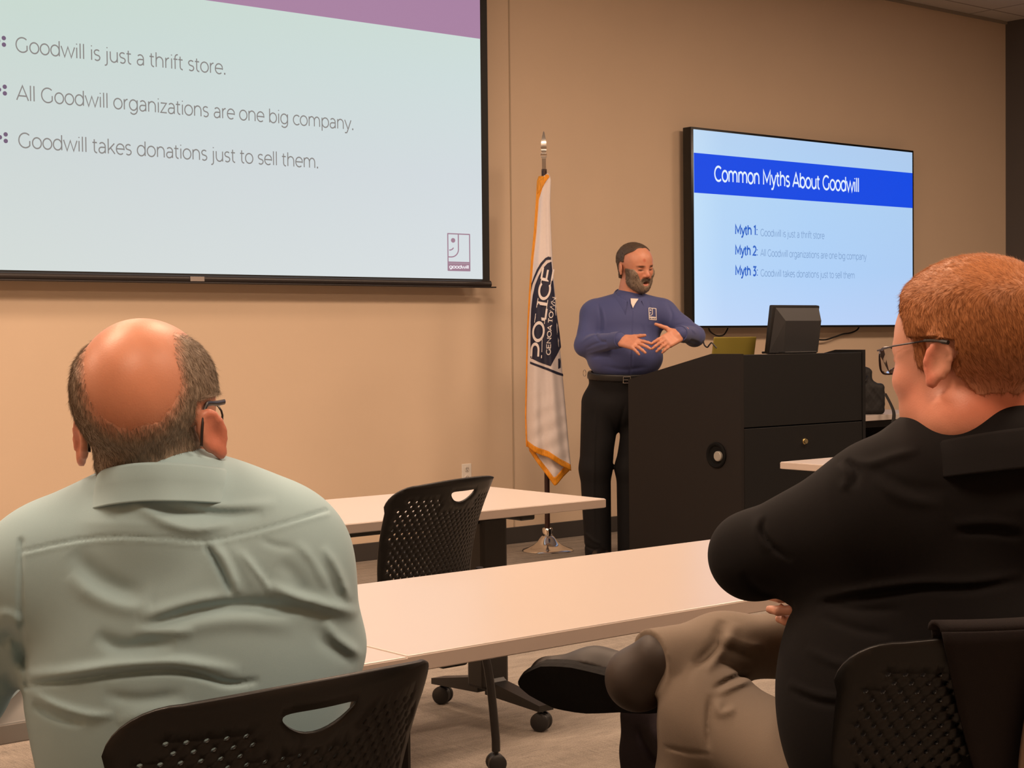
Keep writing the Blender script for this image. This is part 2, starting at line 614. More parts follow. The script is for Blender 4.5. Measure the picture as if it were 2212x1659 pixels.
def smile_logo(name, x0, x1, z0, z1, mapf, m, mt, parent, lw=.05, words=True):
    """square badge: frame, half face with one eye and smile, lettered foot.  unit box x 0..1, z 0..1.6"""
    V, F = [], []

    def rib(pts, w):
        pts = [np.array(p, float) for p in pts]
        b = len(V)
        for i, p in enumerate(pts):
            d = pts[min(i + 1, len(pts) - 1)] - pts[max(i - 1, 0)]
            d /= np.linalg.norm(d)
            nn = np.array([-d[1], d[0]]) * w / 2
            V.append(p + nn)
            V.append(p - nn)
        for i in range(len(pts) - 1):
            j = b + 2 * i
            F.append((j, j + 1, j + 3, j + 2))

    def seg(a, b, w, n=8):
        rib([np.array(a) + (np.array(b) - np.array(a)) * i / n for i in range(n + 1)], w)
    seg((0, 0), (0, 1.6), lw); seg((1, 0), (1, 1.6), lw); seg((0, 1.58), (1, 1.58), lw)
    seg((0, .03), (1, .03), lw * 1.5); seg((0, .36), (1, .36), lw * 1.4); seg((0, .17), (1, .17), .3)
    rib([(.48, 1.58), (.48, 1.2)] + _arc(.14, .92, .34, .33, 0, -90, 12) + [(.02, .59)], lw)
    rib(_arc(.06, 1.03, .2, .15, 270, 345, 8), lw)
    c = np.array((.24, 1.3))
    b = len(V)
    V.append(c)
    for k in range(16):
        V.append(c + .1 * np.array((math.cos(k * math.pi / 8), math.sin(k * math.pi / 8))))
    for k in range(0, 16, 2):
        F.append((b, b + 1 + k, b + 1 + (k + 1) % 16, b + 1 + (k + 2) % 16))
    V = np.array(V)
    U = np.stack([x0 + V[:, 0] * (x1 - x0), z0 + V[:, 1] / 1.6 * (z1 - z0)], 1)
    o = raw_mesh(name, mapf(U, 0), F, m, parent)
    if words:
        L, LF, adv = lettering('goodwill', .15)
        U = np.stack([x0 + (.05 + L[:, 0] / adv * .9) * (x1 - x0), z0 + (.11 + L[:, 1] * .19) / 1.6 * (z1 - z0)], 1)
        raw_mesh('logo_word', mapf(U, 1), LF, mt, o)
    return o


M_logo = screen_mat('slide_mauve_logo', (166, 132, 150), .9)
M_logo_w = screen_mat('slide_white', (246, 240, 246), .95)
smile_logo('logo', 5.688, 5.848, 1.645, 1.862, lambda U, k: np.stack([U[:, 0] - SO[0], np.full(len(U), -.0048 - .0008 * k), U[:, 1] - SO[2]], 1),
           M_logo, M_logo_w, img)

# ------------------------------------------------------------------ wall television
YT = 7.42
TO = np.array([8.92, YT, 1.95])
tv = empty('wall_television', tuple(TO), 0, 'large wall-mounted flat television with a blue title band beside the lectern', 'television')
TX0, TX1, TZ0, TZ1 = 7.712, 10.112, 1.305, 2.628
MB().box((TX0 - TO[0], 0, TZ0 - TO[2]), (TX1 - TO[0], .075, TZ1 - TO[2]), .004).build('bezel', mat('tv_black_bezel', (16, 17, 19), .3), tv, True)
MB().box((-.7, .075, -.45), (.7, .118, .3), .01).build('wall_bracket', M_blackmetal, tv)
DX0, DX1, DZ0, DZ1 = 7.735, 10.09, 1.32, 2.612
M_disp = screen_mat('tv_slide', None, 1.0, (
    [(0, (206, 232, 252)), (.12, (184, 214, 246)), (.5, (172, 206, 246)), (1, (168, 198, 238))],
    [(0, (196, 214, 250)), (.3, (176, 210, 248)), (.7, (176, 212, 244)), (1, (178, 206, 236))]))
disp = MB().box((DX0 - TO[0], -.003, DZ0 - TO[2]), (DX1 - TO[0], -.0004, DZ1 - TO[2])).build('display', M_disp, tv)
M_blue = screen_mat('tv_blue_band', (0, 72, 226), 1.0)
MB().box((DX0 - TO[0], -.0045, 2.196 - TO[2]), (DX1 - TO[0], -.0032, 2.458 - TO[2])).build('title_band', M_blue, disp)
M_wtxt = screen_mat('tv_white_text', (226, 240, 255), 1.0)
text_on('title_text', 'Common Myths About Goodwill', .105, flat_place(7.925, 9.455, 2.285, .095, YT - .006, TO), M_wtxt, disp)
M_btxt = screen_mat('tv_blue_text', (38, 96, 196), 1.0)
M_gtxt = screen_mat('tv_grey_text', (132, 164, 206), 1.0)
for k, (txt, x1, zb) in enumerate((('Goodwill is just a thrift store', 9.06, 1.933), ('All Goodwill organizations are one big company', 9.535, 1.795),
                                   ('Goodwill takes donations just to sell them', 9.40, 1.657))):
    text_on('slide_lettering', 'Myth %d:' % (k + 1), .15, flat_place(8.125, 8.355, zb + .004, .06, YT - .006, TO), M_btxt, disp)
    text_on('slide_lettering', txt, .085, flat_place(8.38, x1, zb, .046, YT - .006, TO), M_gtxt, disp)
M_tlogo = screen_mat('tv_logo_blue', (120, 160, 206), 1.0)
smile_logo('logo', 9.955, 10.04, 1.372, 1.51, lambda U, k: np.stack([U[:, 0] - TO[0], np.full(len(U), -.0048 - .0008 * k), U[:, 1] - TO[2]], 1),
           M_tlogo, M_wtxt, disp, .08)
# cables hanging under the television
pts = [onY(x, y, 7.50) for x, y in ((1858, 700), (1852, 712), (1838, 719), (1820, 722), (1800, 729), (1783, 734), (1762, 733), (1748, 728))]
tag(MB().tube(smooth_path(pts), .006, 8).build('power_cable', M_black, None, True), 'thin black cable drooping under the television right of the monitor', 'cable')
pts = [onY(x, y, 7.50) for x, y in ((1530, 704), (1534, 716), (1548, 725), (1562, 724), (1570, 714), (1574, 702))]
tag(MB().tube(smooth_path(pts), .005, 8).build('signal_cable', M_black, None, True), 'short loop of black cable under the left corner of the television', 'cable')

# ------------------------------------------------------------------ flag stand
FO = np.array([6.187, 7.136, 0.0])
st = empty('flag_stand', tuple(FO), 0, 'dark flag pole with spear finial standing in a round chrome base', 'flag stand')
MB().lathe([(.148, 0), (.15, .004), (.146, .01), (.12, .018), (.085, .034), (.06, .055), (.046, .075), (.036, .086), (.03, .09), (.03, .13), (.027, .135)], (0, 0, 0), 48).build(
    'base', M_chrome, st, True)
M_pole = mat('dark_walnut_pole', (46, 24, 20), .35, noise=(8, .2, (20, 20, 1)))
MB().lathe([(.0155, .12), (.0155, 2.235)], (0, 0, 0), 20).build('pole', M_pole, st, True)
MB().lathe([(.0165, 2.225), (.0165, 2.295), (.02, 2.3), (.026, 2.312), (.026, 2.322), (.016, 2.33), (.02, 2.338), (.024, 2.341), (.022, 2.346), (.024, 2.356), (.019, 2.4), (.0115, 2.43), (.005, 2.449), (.001, 2.456)],
           (0, 0, 0), 4).build('finial', M_chrome, st, True, 25)

# flag: hangs in folds from the pole, its lower corner turned over
RH = np.array([math.cos(YAW), -math.sin(YAW), 0.0])
FH = np.array([math.sin(YAW), math.cos(YAW), 0.0])
DF = 9.44


def outline(y, pts):
    ys = [p[0] for p in pts]
    return np.interp(y, ys, [p[1] for p in pts])


L_EDGE = [(378, 1168), (390, 1163), (440, 1160), (500, 1156), (560, 1150), (640, 1145), (720, 1141), (800, 1139), (900, 1137), (960, 1139), (1060, 1150)]
R_EDGE = [(378, 1184), (384, 1190), (440, 1188), (500, 1190), (560, 1193), (640, 1199), (720, 1206), (800, 1214), (900, 1223), (960, 1228), (1010, 1233), (1060, 1236)]


def flag_depth(x, y, back=0.0):
    """fold relief of the hanging cloth, metres toward the wall"""
    l = np.interp(y, [p[0] for p in L_EDGE], [p[1] for p in L_EDGE])
    r = np.interp(y, [p[0] for p in R_EDGE], [p[1] for p in R_EDGE])
    u = np.clip((x - l) / (r - l), 0, 1)
    g = np.clip((y - 380) / 500, 0.25, 1)
    bulge = .075 * g * (4 * u * (1 - u)) ** .6
    rip = .011 * g * np.sin(u * 13 + y * .006) + .006 * g * np.sin(u * 24 - y * .012 + 1) * u
    dia = .004 * np.sin((x * .5 + y) * .16) * np.clip((y - 830) / 100, 0, 1)
    return -bulge - rip - dia + back


def flag_pt(x, y, lift=0.0, back=0.0):
    d = flag_depth(x, y, back) - lift
    base = np.stack([P(a, b, DF - .0293 * (1.26 - (b - 727) * .0027)) for a, b in zip(np.ravel(x), np.ravel(y))])
    return base + np.ravel(d)[:, None] * FH


def flag_sheet(name, xl, xr, y0f, y1f, m, parent, nu=34, nv=90, lift=0.0, back=0.0, col=None):
    u, v = np.meshgrid(np.linspace(0, 1, nu), np.linspace(0, 1, nv))
    # columns follow u; rows run from top edge to the bottom edge of that column
    y = y0f(u) + (y1f(u) - y0f(u)) * v
    x = xl(y) + (xr(y) - xl(y)) * u
    pts = flag_pt(x.ravel(), y.ravel(), lift, back)
    F = []
    for j in range(nv - 1):
        for i in range(nu - 1):
            a = j * nu + i
            F.append((a, a + 1, a + nu + 1, a + nu))
    o = raw_mesh(name, pts - np.array(parent.location), F, m, parent, True)
    s = o.modifiers.new('thickness', 'SOLIDIFY')
    s.thickness = .003
    s.offset = 0
    return o


M_flag = mat('white_flag_cloth', (226, 216, 214), .55, noise=(60, .02), bump=(900, .15), sheen=.2)
M_fringe = mat('golden_fringe', (232, 152, 30), .6, noise=(240, .2, (1, 1, .1)), bump=(300, .8, (1, 1, .15)))
fl = empty('flag', tuple(P(1180, 385, DF)), 0, 'white police department flag with gold fringe hanging in folds from the pole', 'flag')
el = lambda y: np.interp(y, [p[0] for p in L_EDGE], [p[1] for p in L_EDGE])
er = lambda y: np.interp(y, [p[0] for p in R_EDGE], [p[1] for p in R_EDGE])
hemF = lambda u: np.interp(u, [0, .15, .3, .5, .75, 1], [962, 972, 978, 984, 1000, 1014])
hemB = lambda u: np.interp(u, [0, .2, .55, .62, .8, 1], [968, 998, 1042, 1040, 1024, 1010])
top0 = lambda u: 379 + 4 * np.cos(u * 3)
flag_sheet('cloth', el, er, top0, hemF, M_flag, fl)
flag_sheet('back_fold', lambda y: el(y) + 3, lambda y: er(y) - 1, lambda u: 900 + 0 * u, hemB, M_flag, fl, 24, 30, 0, .05)
# fringes
flag_sheet('fringe', el, er, lambda u: hemF(u) - 11, lambda u: hemF(u) + 3, M_fringe, fl, 40, 5, .004)
flag_sheet('fringe', lambda y: el(y) + 3, lambda y: er(y) - 1, lambda u: hemB(u) - 12, lambda u: hemB(u) + 6, M_fringe, fl, 40, 5, .004, .05)
flag_sheet('fringe', lambda y: el(y) - 3, lambda y: el(y) + np.interp(y, [380, 420, 430, 560, 700], [16, 6, 3, 2, 0]), lambda u: 381 + 0 * u, lambda u: 965 + 0 * u, M_fringe, fl, 5, 60, .003)
flag_sheet('fringe', el, er, lambda u: np.interp(u, [0, .3, .6, 1], [392, 386, 378, 377]), lambda u: np.interp(u, [0, .3, .5, .7, 1], [420, 408, 398, 388, 380]), M_fringe, fl, 24, 6, .005)
M_navy = mat('navy_print', (26, 28, 56), .6, bump=(900, .15))
M_fw = mat('white_print', (232, 224, 222), .6)


def zpt(a, b):
    return (1100 + a / 2.37, 520 + b / 2.37)


def flag_poly(name, pts, m, parent, lift, step=3.0):
    """filled outline laid on the cloth"""
    pts = [Vector(zpt(*p)) for p in pts]
    n = len(pts)
    dense = []
    for i in range(n):
        a, b = pts[i], pts[(i + 1) % n]
        k = max(1, int((b - a).length / step))
        dense += [a + (b - a) * (j / k) for j in range(k)]
    n = len(dense)
    xs = [p.x for p in dense]
    ys = [p.y for p in dense]
    inner = []
    for yy in np.arange(min(ys) + 2, max(ys), step):
        for xx in np.arange(min(xs) + 2, max(xs), step):
            inner.append(Vector((xx, yy)))
    V, E, F, _, _, _ = geometry.delaunay_2d_cdt(dense + inner, [(i, (i + 1) % n) for i in range(n)], [list(range(n))], 1, 1e-5)
    x = np.array([v.x for v in V])
    y = np.array([v.y for v in V])
    return raw_mesh(name, flag_pt(x, y, lift) - np.array(fl.location), [f for f in F if len(f) == 3], m, parent, True)


flag_poly('emblem', [(216, 108), (196, 116), (172, 142), (150, 182), (132, 228), (120, 280), (112, 350), (109, 420), (108, 520), (108, 600), (150, 620), (210, 642), (240, 590), (266, 545),
                     (258, 470), (246, 390), (236, 310), (228, 230), (221, 160)], M_navy, fl, .004)
flag_poly('emblem_border', [(214, 84), (200, 82), (184, 90), (160, 116), (140, 150), (126, 184), (112, 224), (108, 262), (110, 264), (118, 226), (132, 192), (148, 158), (168, 126), (190, 100), (214, 98)], M_navy, fl, .004)
flag_poly('emblem_border', [(106, 618), (150, 634), (200, 652), (240, 668), (276, 682), (277, 694), (240, 682), (200, 665), (150, 646), (106, 630)], M_navy, fl, .004)
flag_poly('emblem_mark', [(250, 604), (264, 600), (263, 650), (250, 656)], M_navy, fl, .004)


def flag_text(name, text, w, base, height, parent, m, serif=True):
    """lettering up the cloth along the base line (zoom units), letters standing to the left of it"""
    bp_ = np.array([zpt(*p) for p in base])
    seg = np.linalg.norm(np.diff(bp_, axis=0), axis=1)
    cum = np.concatenate([[0], np.cumsum(seg)])
    V, F, adv = lettering(text, w, serif)
    s = V[:, 0] / adv * cum[-1]
    h = V[:, 1] / .7 * height / 2.37
    bx_ = np.interp(s, cum, bp_[:, 0])
    by_ = np.interp(s, cum, bp_[:, 1])
    e = 1.0
    tx = np.interp(np.clip(s + e, 0, cum[-1]), cum, bp_[:, 0]) - np.interp(np.clip(s - e, 0, cum[-1]), cum, bp_[:, 0])
    ty = np.interp(np.clip(s + e, 0, cum[-1]), cum, bp_[:, 1]) - np.interp(np.clip(s - e, 0, cum[-1]), cum, bp_[:, 1])
    L = np.hypot(tx, ty)
    nx, ny = ty / L, -tx / L
    x = bx_ + nx * h
    y = by_ + ny * h
    return raw_mesh(name, flag_pt(x, y, .0075) - np.array(fl.location), F, m, parent)


flag_text('lettering', 'POLICE', .12, [(166, 606), (170, 520), (180, 430), (194, 330), (212, 230), (228, 140)], 54, fl, M_fw)
flag_text('lettering', 'GENOA TOWN', .13, [(209, 585), (211, 520), (216, 450), (222, 390), (232, 330), (240, 290)], 20, fl, M_fw)
# ------------------------------------------------------------------ training tables
def caster(name, x, y, parent, z=0.0, r=.03, yaw=0.0):
    """twin-wheel caster: hood and stem with two wheels"""
    g = MB()
    g.tube([(x, y, z + r * 1.2), (x, y, z + r * 2.35)], .007, 10)
    g.tube([(x - math.cos(yaw) * .008, y - math.sin(yaw) * .008, z + r), (x + math.cos(yaw) * .008, y + math.sin(yaw) * .008, z + r)], r * .9, 20)
    c = g.build(name, M_black, parent, True)
    for s_ in (-1, 1):
        a = Vector((x + math.cos(yaw) * s_ * .007, y + math.sin(yaw) * s_ * .007, z + r))
        b = Vector((x + math.cos(yaw) * s_ * .026, y + math.sin(yaw) * s_ * .026, z + r))
        MB().tube([a, a + (b - a) * .2, a + (b - a) * .75, b], [r * .9, r, r * .98, r * .72], 24).build('wheel', M_black, c, True)
    return c


def training_table(x0, x1, y0, y1, legs, label, group='white training tables', ztop=.73):
    """flip-top table: top, beam, two T legs on casters; origin at its centre on the floor"""
    cx_, cy_ = (x0 + x1) / 2, (y0 + y1) / 2
    t = empty('training_table', (cx_, cy_, 0), 0, label, 'table', group)
    a, b = x0 - cx_, x1 - cx_
    c, d = y0 - cy_, y1 - cy_
    top = MB().box((a, c, ztop - .03), (b, d, ztop), .0025).build('tabletop', M_lam, t)
    MB().box((a - .0015, c - .0015, ztop - .0285), (b + .0015, d + .0015, ztop - .0025), .001).build('edge_band', M_edge, top)
    MB().box((legs[0] - cx_, -.02, ztop - .085), (legs[-1] - cx_, .03, ztop - .045), .004).build('beam', M_blackmetal, t)
    for lx in legs:
        lx = lx - cx_
        g = MB()
        g.box((lx - .055, -.045, .1), (lx + .055, .045, ztop - .06), .012)
        g.box((lx - .03, c + .1, ztop - .06), (lx + .03, d - .09, ztop - .03), .006)
        leg = g.build('leg', M_blackmetal, t)
        f = MB()
        for s_, yy in ((-1, c + .02), (1, d - .04)):
            f.prism([(s_ * .02, .15), (s_ * .06, .125), (yy, .088), (yy, .068), (s_ * .02, .08)][::s_], lx - .03, lx + .03, 'x')
        f.build('foot', M_blackmetal, leg)
        for yy in (c + .045, d - .065):
            caster('caster', lx, yy, t, 0, .031, .5)
    return t


training_table(1.76, 3.58, 3.84, 4.47, (2.06, 3.335), 'white training table with black T legs nearest the flag, behind the empty chair')
training_table(1.572, 3.42, 2.172, 2.878, (1.75, 3.24), 'long white training table in the middle, under the crossed arms of the man in black')
training_table(-.28, 1.566, 2.165, 2.872, (-.02, 1.33), 'white training table in front of the man in the pale green shirt')
training_table(5.125, 6.95, 3.80, 4.43, (5.42, 6.7), 'white training table in front of the lectern, its corner jutting past the black sleeve')

# table along the wall behind the lectern
wt = empty('wall_table', (8.35, 6.78, 0), 0, 'narrow white table with black rail under the television, behind the lectern', 'table')
MB().box((-.35, -.34, .7), (.7, .36, .735), .003).build('tabletop', M_lam, wt)
MB().box((-.3, -.3, .655), (.66, .0, .695), .003).build('rail', M_blackmetal, wt)
MB().box((-.25, .28, .2), (.58, .3, .66), .003).build('modesty_panel', mat('grey_modesty_panel', (120, 114, 108), .6), wt)
for lx in (-.2, .55):
    MB().box((lx - .03, -.25, 0), (lx + .03, .3, .66), .01).build('leg', M_blackmetal, wt)

# ------------------------------------------------------------------ perforated stacking chairs
M_shell = mat('black_perforated_plastic', (13, 12, 12), .42, bump=(900, .05), spec=.35)


def chair_sheet():
    """flat backrest outline with round holes and a hand hole -> curved shell; u across (m), v up (m)"""
    H, WT, WB = .42, .247, .198

    def halfw(v):
        return WB + (WT - WB) * (v / H) ** .9
    out = []
    rc = .075
    for k in range(24):
        out.append((halfw(H * k / 24 * .86), H * k / 24 * .86))
    for k in range(9):
        a = k / 8 * math.pi / 2
        out.append((halfw(H) - rc + rc * math.cos(a), H - rc * .75 + rc * .75 * math.sin(a)))
    tn = 14
    w_ = halfw(H) - rc
    for k in range(1, tn):
        x = w_ - 2 * w_ * k / tn
        out.append((x, H + .012 * (1 - (x / w_) ** 2)))
    left = [(-x, y) for x, y in out[:33]][::-1]
    out = out + left
    for k in range(1, 16):
        out.append((-halfw(0) + 2 * halfw(0) * k / 16, 0))
    out = [Vector(p) for p in out]
    hand = [Vector((.052 * math.cos(a) * (1 + .12 * math.sin(a)), H - .035 + .0165 * math.sin(a) + .005 * math.cos(a * 2))) for a in np.linspace(0, 2 * math.pi, 29)[:-1]]
    holes = []
    dx, dy, hr = .0225, .0125, .0038
    rows = int((H - .07) / dy)
    for j in range(rows):
        y = .05 + j * dy
        for i in range(-13, 14):
            x = i * dx + (dx / 2 if j % 2 else 0)
            if abs(x) > halfw(y) - .028 or y > H - .03:
                continue
            if y > H - .07 and abs(x) < .07:
                continue
            if (abs(x) > halfw(H) - .06) and y > H - .06:
                continue
            holes.append((x, y))
    verts = list(out)
    edges = [(i, (i + 1) % len(out)) for i in range(len(out))]
    b = len(verts)
    verts += hand
    edges += [(b + i, b + (i + 1) % len(hand)) for i in range(len(hand))]
    hk = 8
    for (x, y) in holes:
        b = len(verts)
        for k in range(hk):
            a = 2 * math.pi * k / hk
            verts.append(Vector((x + hr * math.cos(a), y + hr * math.sin(a))))
        edges += [(b + k, b + (k + 1) % hk) for k in range(hk)]
    # fill points in the solid border
    for y in np.arange(.012, H, .016):
        for x in np.arange(-.252, .253, .016):
            if abs(x) < halfw(y) - .008 and all((x - q[0]) ** 2 + (y - q[1]) ** 2 > .00016 for q in holes) and (x / .06) ** 2 + ((y - H + .035) / .025) ** 2 > 1:
                verts.append(Vector((x, y)))
    V, E, F, ov, oe, of = geometry.delaunay_2d_cdt(verts, edges, [], 0, 1e-6)
    hs = np.array(holes)
    F2 = []
    poly = [(p.x, p.y) for p in out]

    def inside(x, y):
        c = False
        n = len(poly)
        for i in range(n):
            x1, y1 = poly[i]
            x2, y2 = poly[(i + 1) % n]
            if (y1 > y) != (y2 > y) and x < (x2 - x1) * (y - y1) / (y2 - y1) + x1:
                c = not c
        return c
    hp = [(p.x, p.y) for p in hand]
    for f in F:
        cx_ = sum(V[i].x for i in f) / 3
        cy_ = sum(V[i].y for i in f) / 3
        if ((hs[:, 0] - cx_) ** 2 + (hs[:, 1] - cy_) ** 2).min() < (hr * .93) ** 2:
            continue
        if (cx_ / .054) ** 2 + ((cy_ - H + .035) / .021) ** 2 < 1.15:
            c = False
            n = len(hp)
            for i in range(n):
                x1, y1 = hp[i]
                x2, y2 = hp[(i + 1) % n]
                if (y1 > cy_) != (y2 > cy_) and cx_ < (x2 - x1) * (cy_ - y1) / (y2 - y1) + x1:
                    c = not c
            if c:
                continue
        if not inside(cx_, cy_):
            continue
        F2.append(f)
    return V, F2, H


_V, _F, _H = chair_sheet()


def curve_back(u, v):
    """sheet -> chair space (chair faces +Y; backrest at its rear)"""
    wrap = .085 * (abs(u) / .247) ** 2
    y = -.235 - .11 * (v / _H) + .04 * math.sin(math.pi * v / _H) + wrap * (.6 + .4 * v / _H)
    x = u * (1 - .09 * (abs(u) / .247) ** 2)
    return (x, y, .445 + v)


def build_chair(loc, rz, label, group):
    c = empty('perforated_chair', loc, rz, label, 'chair', group)
    me = bpy.data.meshes.new('backrest')
    me.from_pydata([curve_back(p.x, p.y) for p in _V], [], [list(f) for f in _F])
    me.shade_smooth()
    bk_ = link('backrest', me, M_shell, c)
    s = bk_.modifiers.new('thickness', 'SOLIDIFY')
    s.thickness = .0055
    s.offset = 0
    # seat pan
    V, F = [], []
    nu, nv = 19, 19
    for j in range(nv):
        for i in range(nu):
            u = (i / (nu - 1) - .5) * 2
            v = (j / (nv - 1) - .5) * 2
            k = (abs(u) ** 5 + abs(v) ** 5) ** .2
            m_ = max(abs(u), abs(v))
            q = m_ / k if k > 0 else 1
            x = u * q * .235
            y = v * q * .225
            V.append((x, y + .0, .455 + .012 * u * u - .03 * max(0, v) ** 4 + .02 * max(0, -v) ** 3 - .008))
    for j in range(nv - 1):
        for i in range(nu - 1):
            a = j * nu + i
            F.append((a, a + 1, a + nu + 1, a + nu))
    seat = raw_mesh('seat', V, F, M_shell, c, True)
    s = seat.modifiers.new('thickness', 'SOLIDIFY')
    s.thickness = .014
    # frame under the seat and up to the back
    g = MB()
    for sx in (-1, 1):
        g.tube(smooth_path([(sx * .19, .17, .425), (sx * .2, -.1, .425), (sx * .198, -.2, .44), (sx * .192, -.232, .52), (sx * .185, -.238, .6)], 5), .011, 10)
    g.tube([(-.2, .1, .425), (.2, .1, .425)], .01, 10)
    g.tube([(-.2, -.1, .425), (.2, -.1, .425)], .01, 10)
    g.build('frame', M_blackmetal, c, True)
    for sx in (-1, 1):
        for sy in (-1, 1):
            g = MB().tube(smooth_path([(sx * .195, sy * .1, .425), (sx * .215, sy * .2, .39), (sx * .228, sy * .232, .3), (sx * .235, sy * .25, .12), (sx * .236, sy * .252, .06)], 5), .0125, 10)
            leg = g.build('leg', M_blackmetal, c, True)
            caster('caster', sx * .236, sy * .252, leg, 0, .027, .9 if sx > 0 else .2)
    return c


def copy_thing(src, loc, rz, label):
    r = src.copy()
    COL.objects.link(r)
    r.location = loc
    r.rotation_euler = (0, 0, rz)
    r['label'] = label
    for ch in src.children:
        c = ch.copy()
        COL.objects.link(c)
        c.parent = r
        for g in ch.children:
            d = g.copy()
            COL.objects.link(d)
            d.parent = c
            for h in g.children:
                k = h.copy()
                COL.objects.link(k)
                k.parent = d
    return r


CHG = 'black perforated chairs on casters'
chair0 = build_chair((2.631, 3.793, 0), math.radians(14), 'empty black perforated chair pulled up to the table near the flag', CHG)
chair1 = copy_thing(chair0, (.98, 1.875, 0), math.radians(3), 'black perforated chair behind the man in the pale green shirt')
chair2 = copy_thing(chair0, (1.95, 1.487, 0), math.radians(-20), 'black perforated chair with a jacket over its back under the man in black')

# ------------------------------------------------------------------ lectern
M_panel = mat('black_laminate_lit', (27, 23, 22), .6, spec=.3, noise=(300, .08), bump=(700, .08))  # same laminate as the front; reflections on the left put into a paler colour
M_front = mat('black_laminate_shaded', (17, 17, 18), .6, spec=.3, noise=(300, .08), bump=(700, .08))  # darker copy of that laminate, without the painted reflection
LX0, LX1, LY0, LY1 = 5.986, 6.966, 5.43, 6.234
lc = empty('lectern', ((LX0 + LX1) / 2, (LY0 + LY1) / 2, 0), 0, 'black multimedia lectern with sloping top and round grommet beside the speaker', 'lectern')
ox, oy = (LX0 + LX1) / 2, (LY0 + LY1) / 2
prof = [(LY0 - oy, 0.0), (LY1 - oy, 0.0), (LY1 - oy, 1.025), (LY0 + .2 - oy, 1.163), (LY0 - oy, 1.163)]
sp_ = MB().prism(prof, LX0 - ox, LX0 + .022 - ox, 'x').build('side_panel', M_panel, lc)
profr = [(LY0 - .004 - oy, 0.0), (LY1 - oy, 0.0), (LY1 - oy, 1.03), (LY0 + .18 - oy, 1.172), (LY0 - .004 - oy, 1.172)]
MB().prism(profr, LX1 - .024 - ox, LX1 - ox, 'x').build('side_panel', M_front, lc)
MB().box((LX0 + .022 - ox, LY0 - oy, .795), (LX1 - .026 - ox, LY0 + .02 - oy, 1.158), .002).build('front_panel', M_front, lc)
dr = MB().box((LX0 + .024 - ox, LY0 - .002 - oy, .08), (LX1 - .028 - ox, LY0 + .018 - oy, .789), .002).build('rack_door', M_front, lc)
MB().lathe([(.0125, -.012), (.0125, -.001), (.016, -.0005), (.016, 0.003)], (6.468 - ox, LY0 - .002 - oy, .706), 20, 'y').build('lock', mat('brass_lock', (214, 196, 150), .25, .9), dr, True)
MB().box((LX0 + .022 - ox, LY0 + .02 - oy, 1.13), (LX1 - .024 - ox, LY0 + .21 - oy, 1.155), .002).build('top_shelf', M_front, lc)
rt = Matrix.Rotation(math.atan2(1.163 - 1.025, LY1 - LY0 - .2), 3, 'X').inverted()
MB().box((LX0 + .022 - ox, LY0 + .2 - oy, 1.06), (LX1 - .024 - ox, LY1 - .01 - oy, 1.082), .002, 2, rt).build('sloped_top', M_panel, lc)
MB().box((LX0 + .022 - ox, LY0 + .03 - oy, 0.02), (LX1 - .024 - ox, LY1 - .02 - oy, .06)).build('plinth', M_front, lc)
MB().box((LX0 + .022 - ox, LY1 - .03 - oy, .06), (LX1 - .024 - ox, LY1 - .01 - oy, .95), .002).build('back_door', M_front, lc)
gr = MB().lathe([(.066, -.002), (.066, -.007), (.06, -.011), (.05, -.009), (.046, -.003), (.044, -.0015)], (LX0 - ox, 5.595 - oy, .652), 36, 'x').build('grommet', mat('black_rubber', (8, 8, 8), .8, spec=.2), sp_, True)
MB().lathe([(.0255, -.004), (.0255, -.016), (.022, -.019)], (LX0 - ox, 5.575 - oy, .648), 24, 'x').build('plug_cap', mat('grey_plug', (150, 146, 138), .4), sp_, True)

# monitor seen from behind, standing on the lectern
mo = empty('monitor', (6.71, 5.735, 1.155), math.radians(-4), 'black computer monitor seen from behind standing on the lectern top', 'monitor')
tl = Matrix.Rotation(math.radians(9), 3, 'X')
cs = MB().box((-.178, -.016, .0), (.178, .012, .262), .006, 2, tl, (0, 0, 0))
cs.build('back_cover', M_black, mo, True)
bb = bmesh.new()
base = [(-.178, .262), (.178, .262), (.178, .0), (-.178, .0)]
inn = [(-.105, .185), (.165, .185), (.165, .012), (-.095, .012)]
bvs = [bb.verts.new((x, -.016, z)) for x, z in ((-.155, .25), (.17, .25), (.17, .008), (-.168, .008))]
ivs = [bb.verts.new((x, -.05, z)) for x, z in inn]
for i in range(4):
    bb.faces.new((bvs[i], bvs[(i + 1) % 4], ivs[(i + 1) % 4], ivs[i]))
bb.faces.new(ivs)
bmesh.ops.recalc_face_normals(bb, faces=bb.faces)
bmesh.ops.rotate(bb, verts=bb.verts, cent=(0, 0, 0), matrix=tl)
me = bpy.data.meshes.new('rear_hump')
bb.to_mesh(me)
bb.free()
link('rear_hump', me, mat('monitor_rear_plastic', (44, 44, 46), .5, bump=(500, .08)), mo)
MB().lathe([(.016, -.045), (.016, -.021), (.012, -.02)], (.03, -.002, .222), 20, 'y').build('badge', mat('monitor_badge', (62, 62, 64), .35), mo)
MB().box((-.12, -.09, .0), (.12, .09, .012), .004).build('foot', M_black, mo)

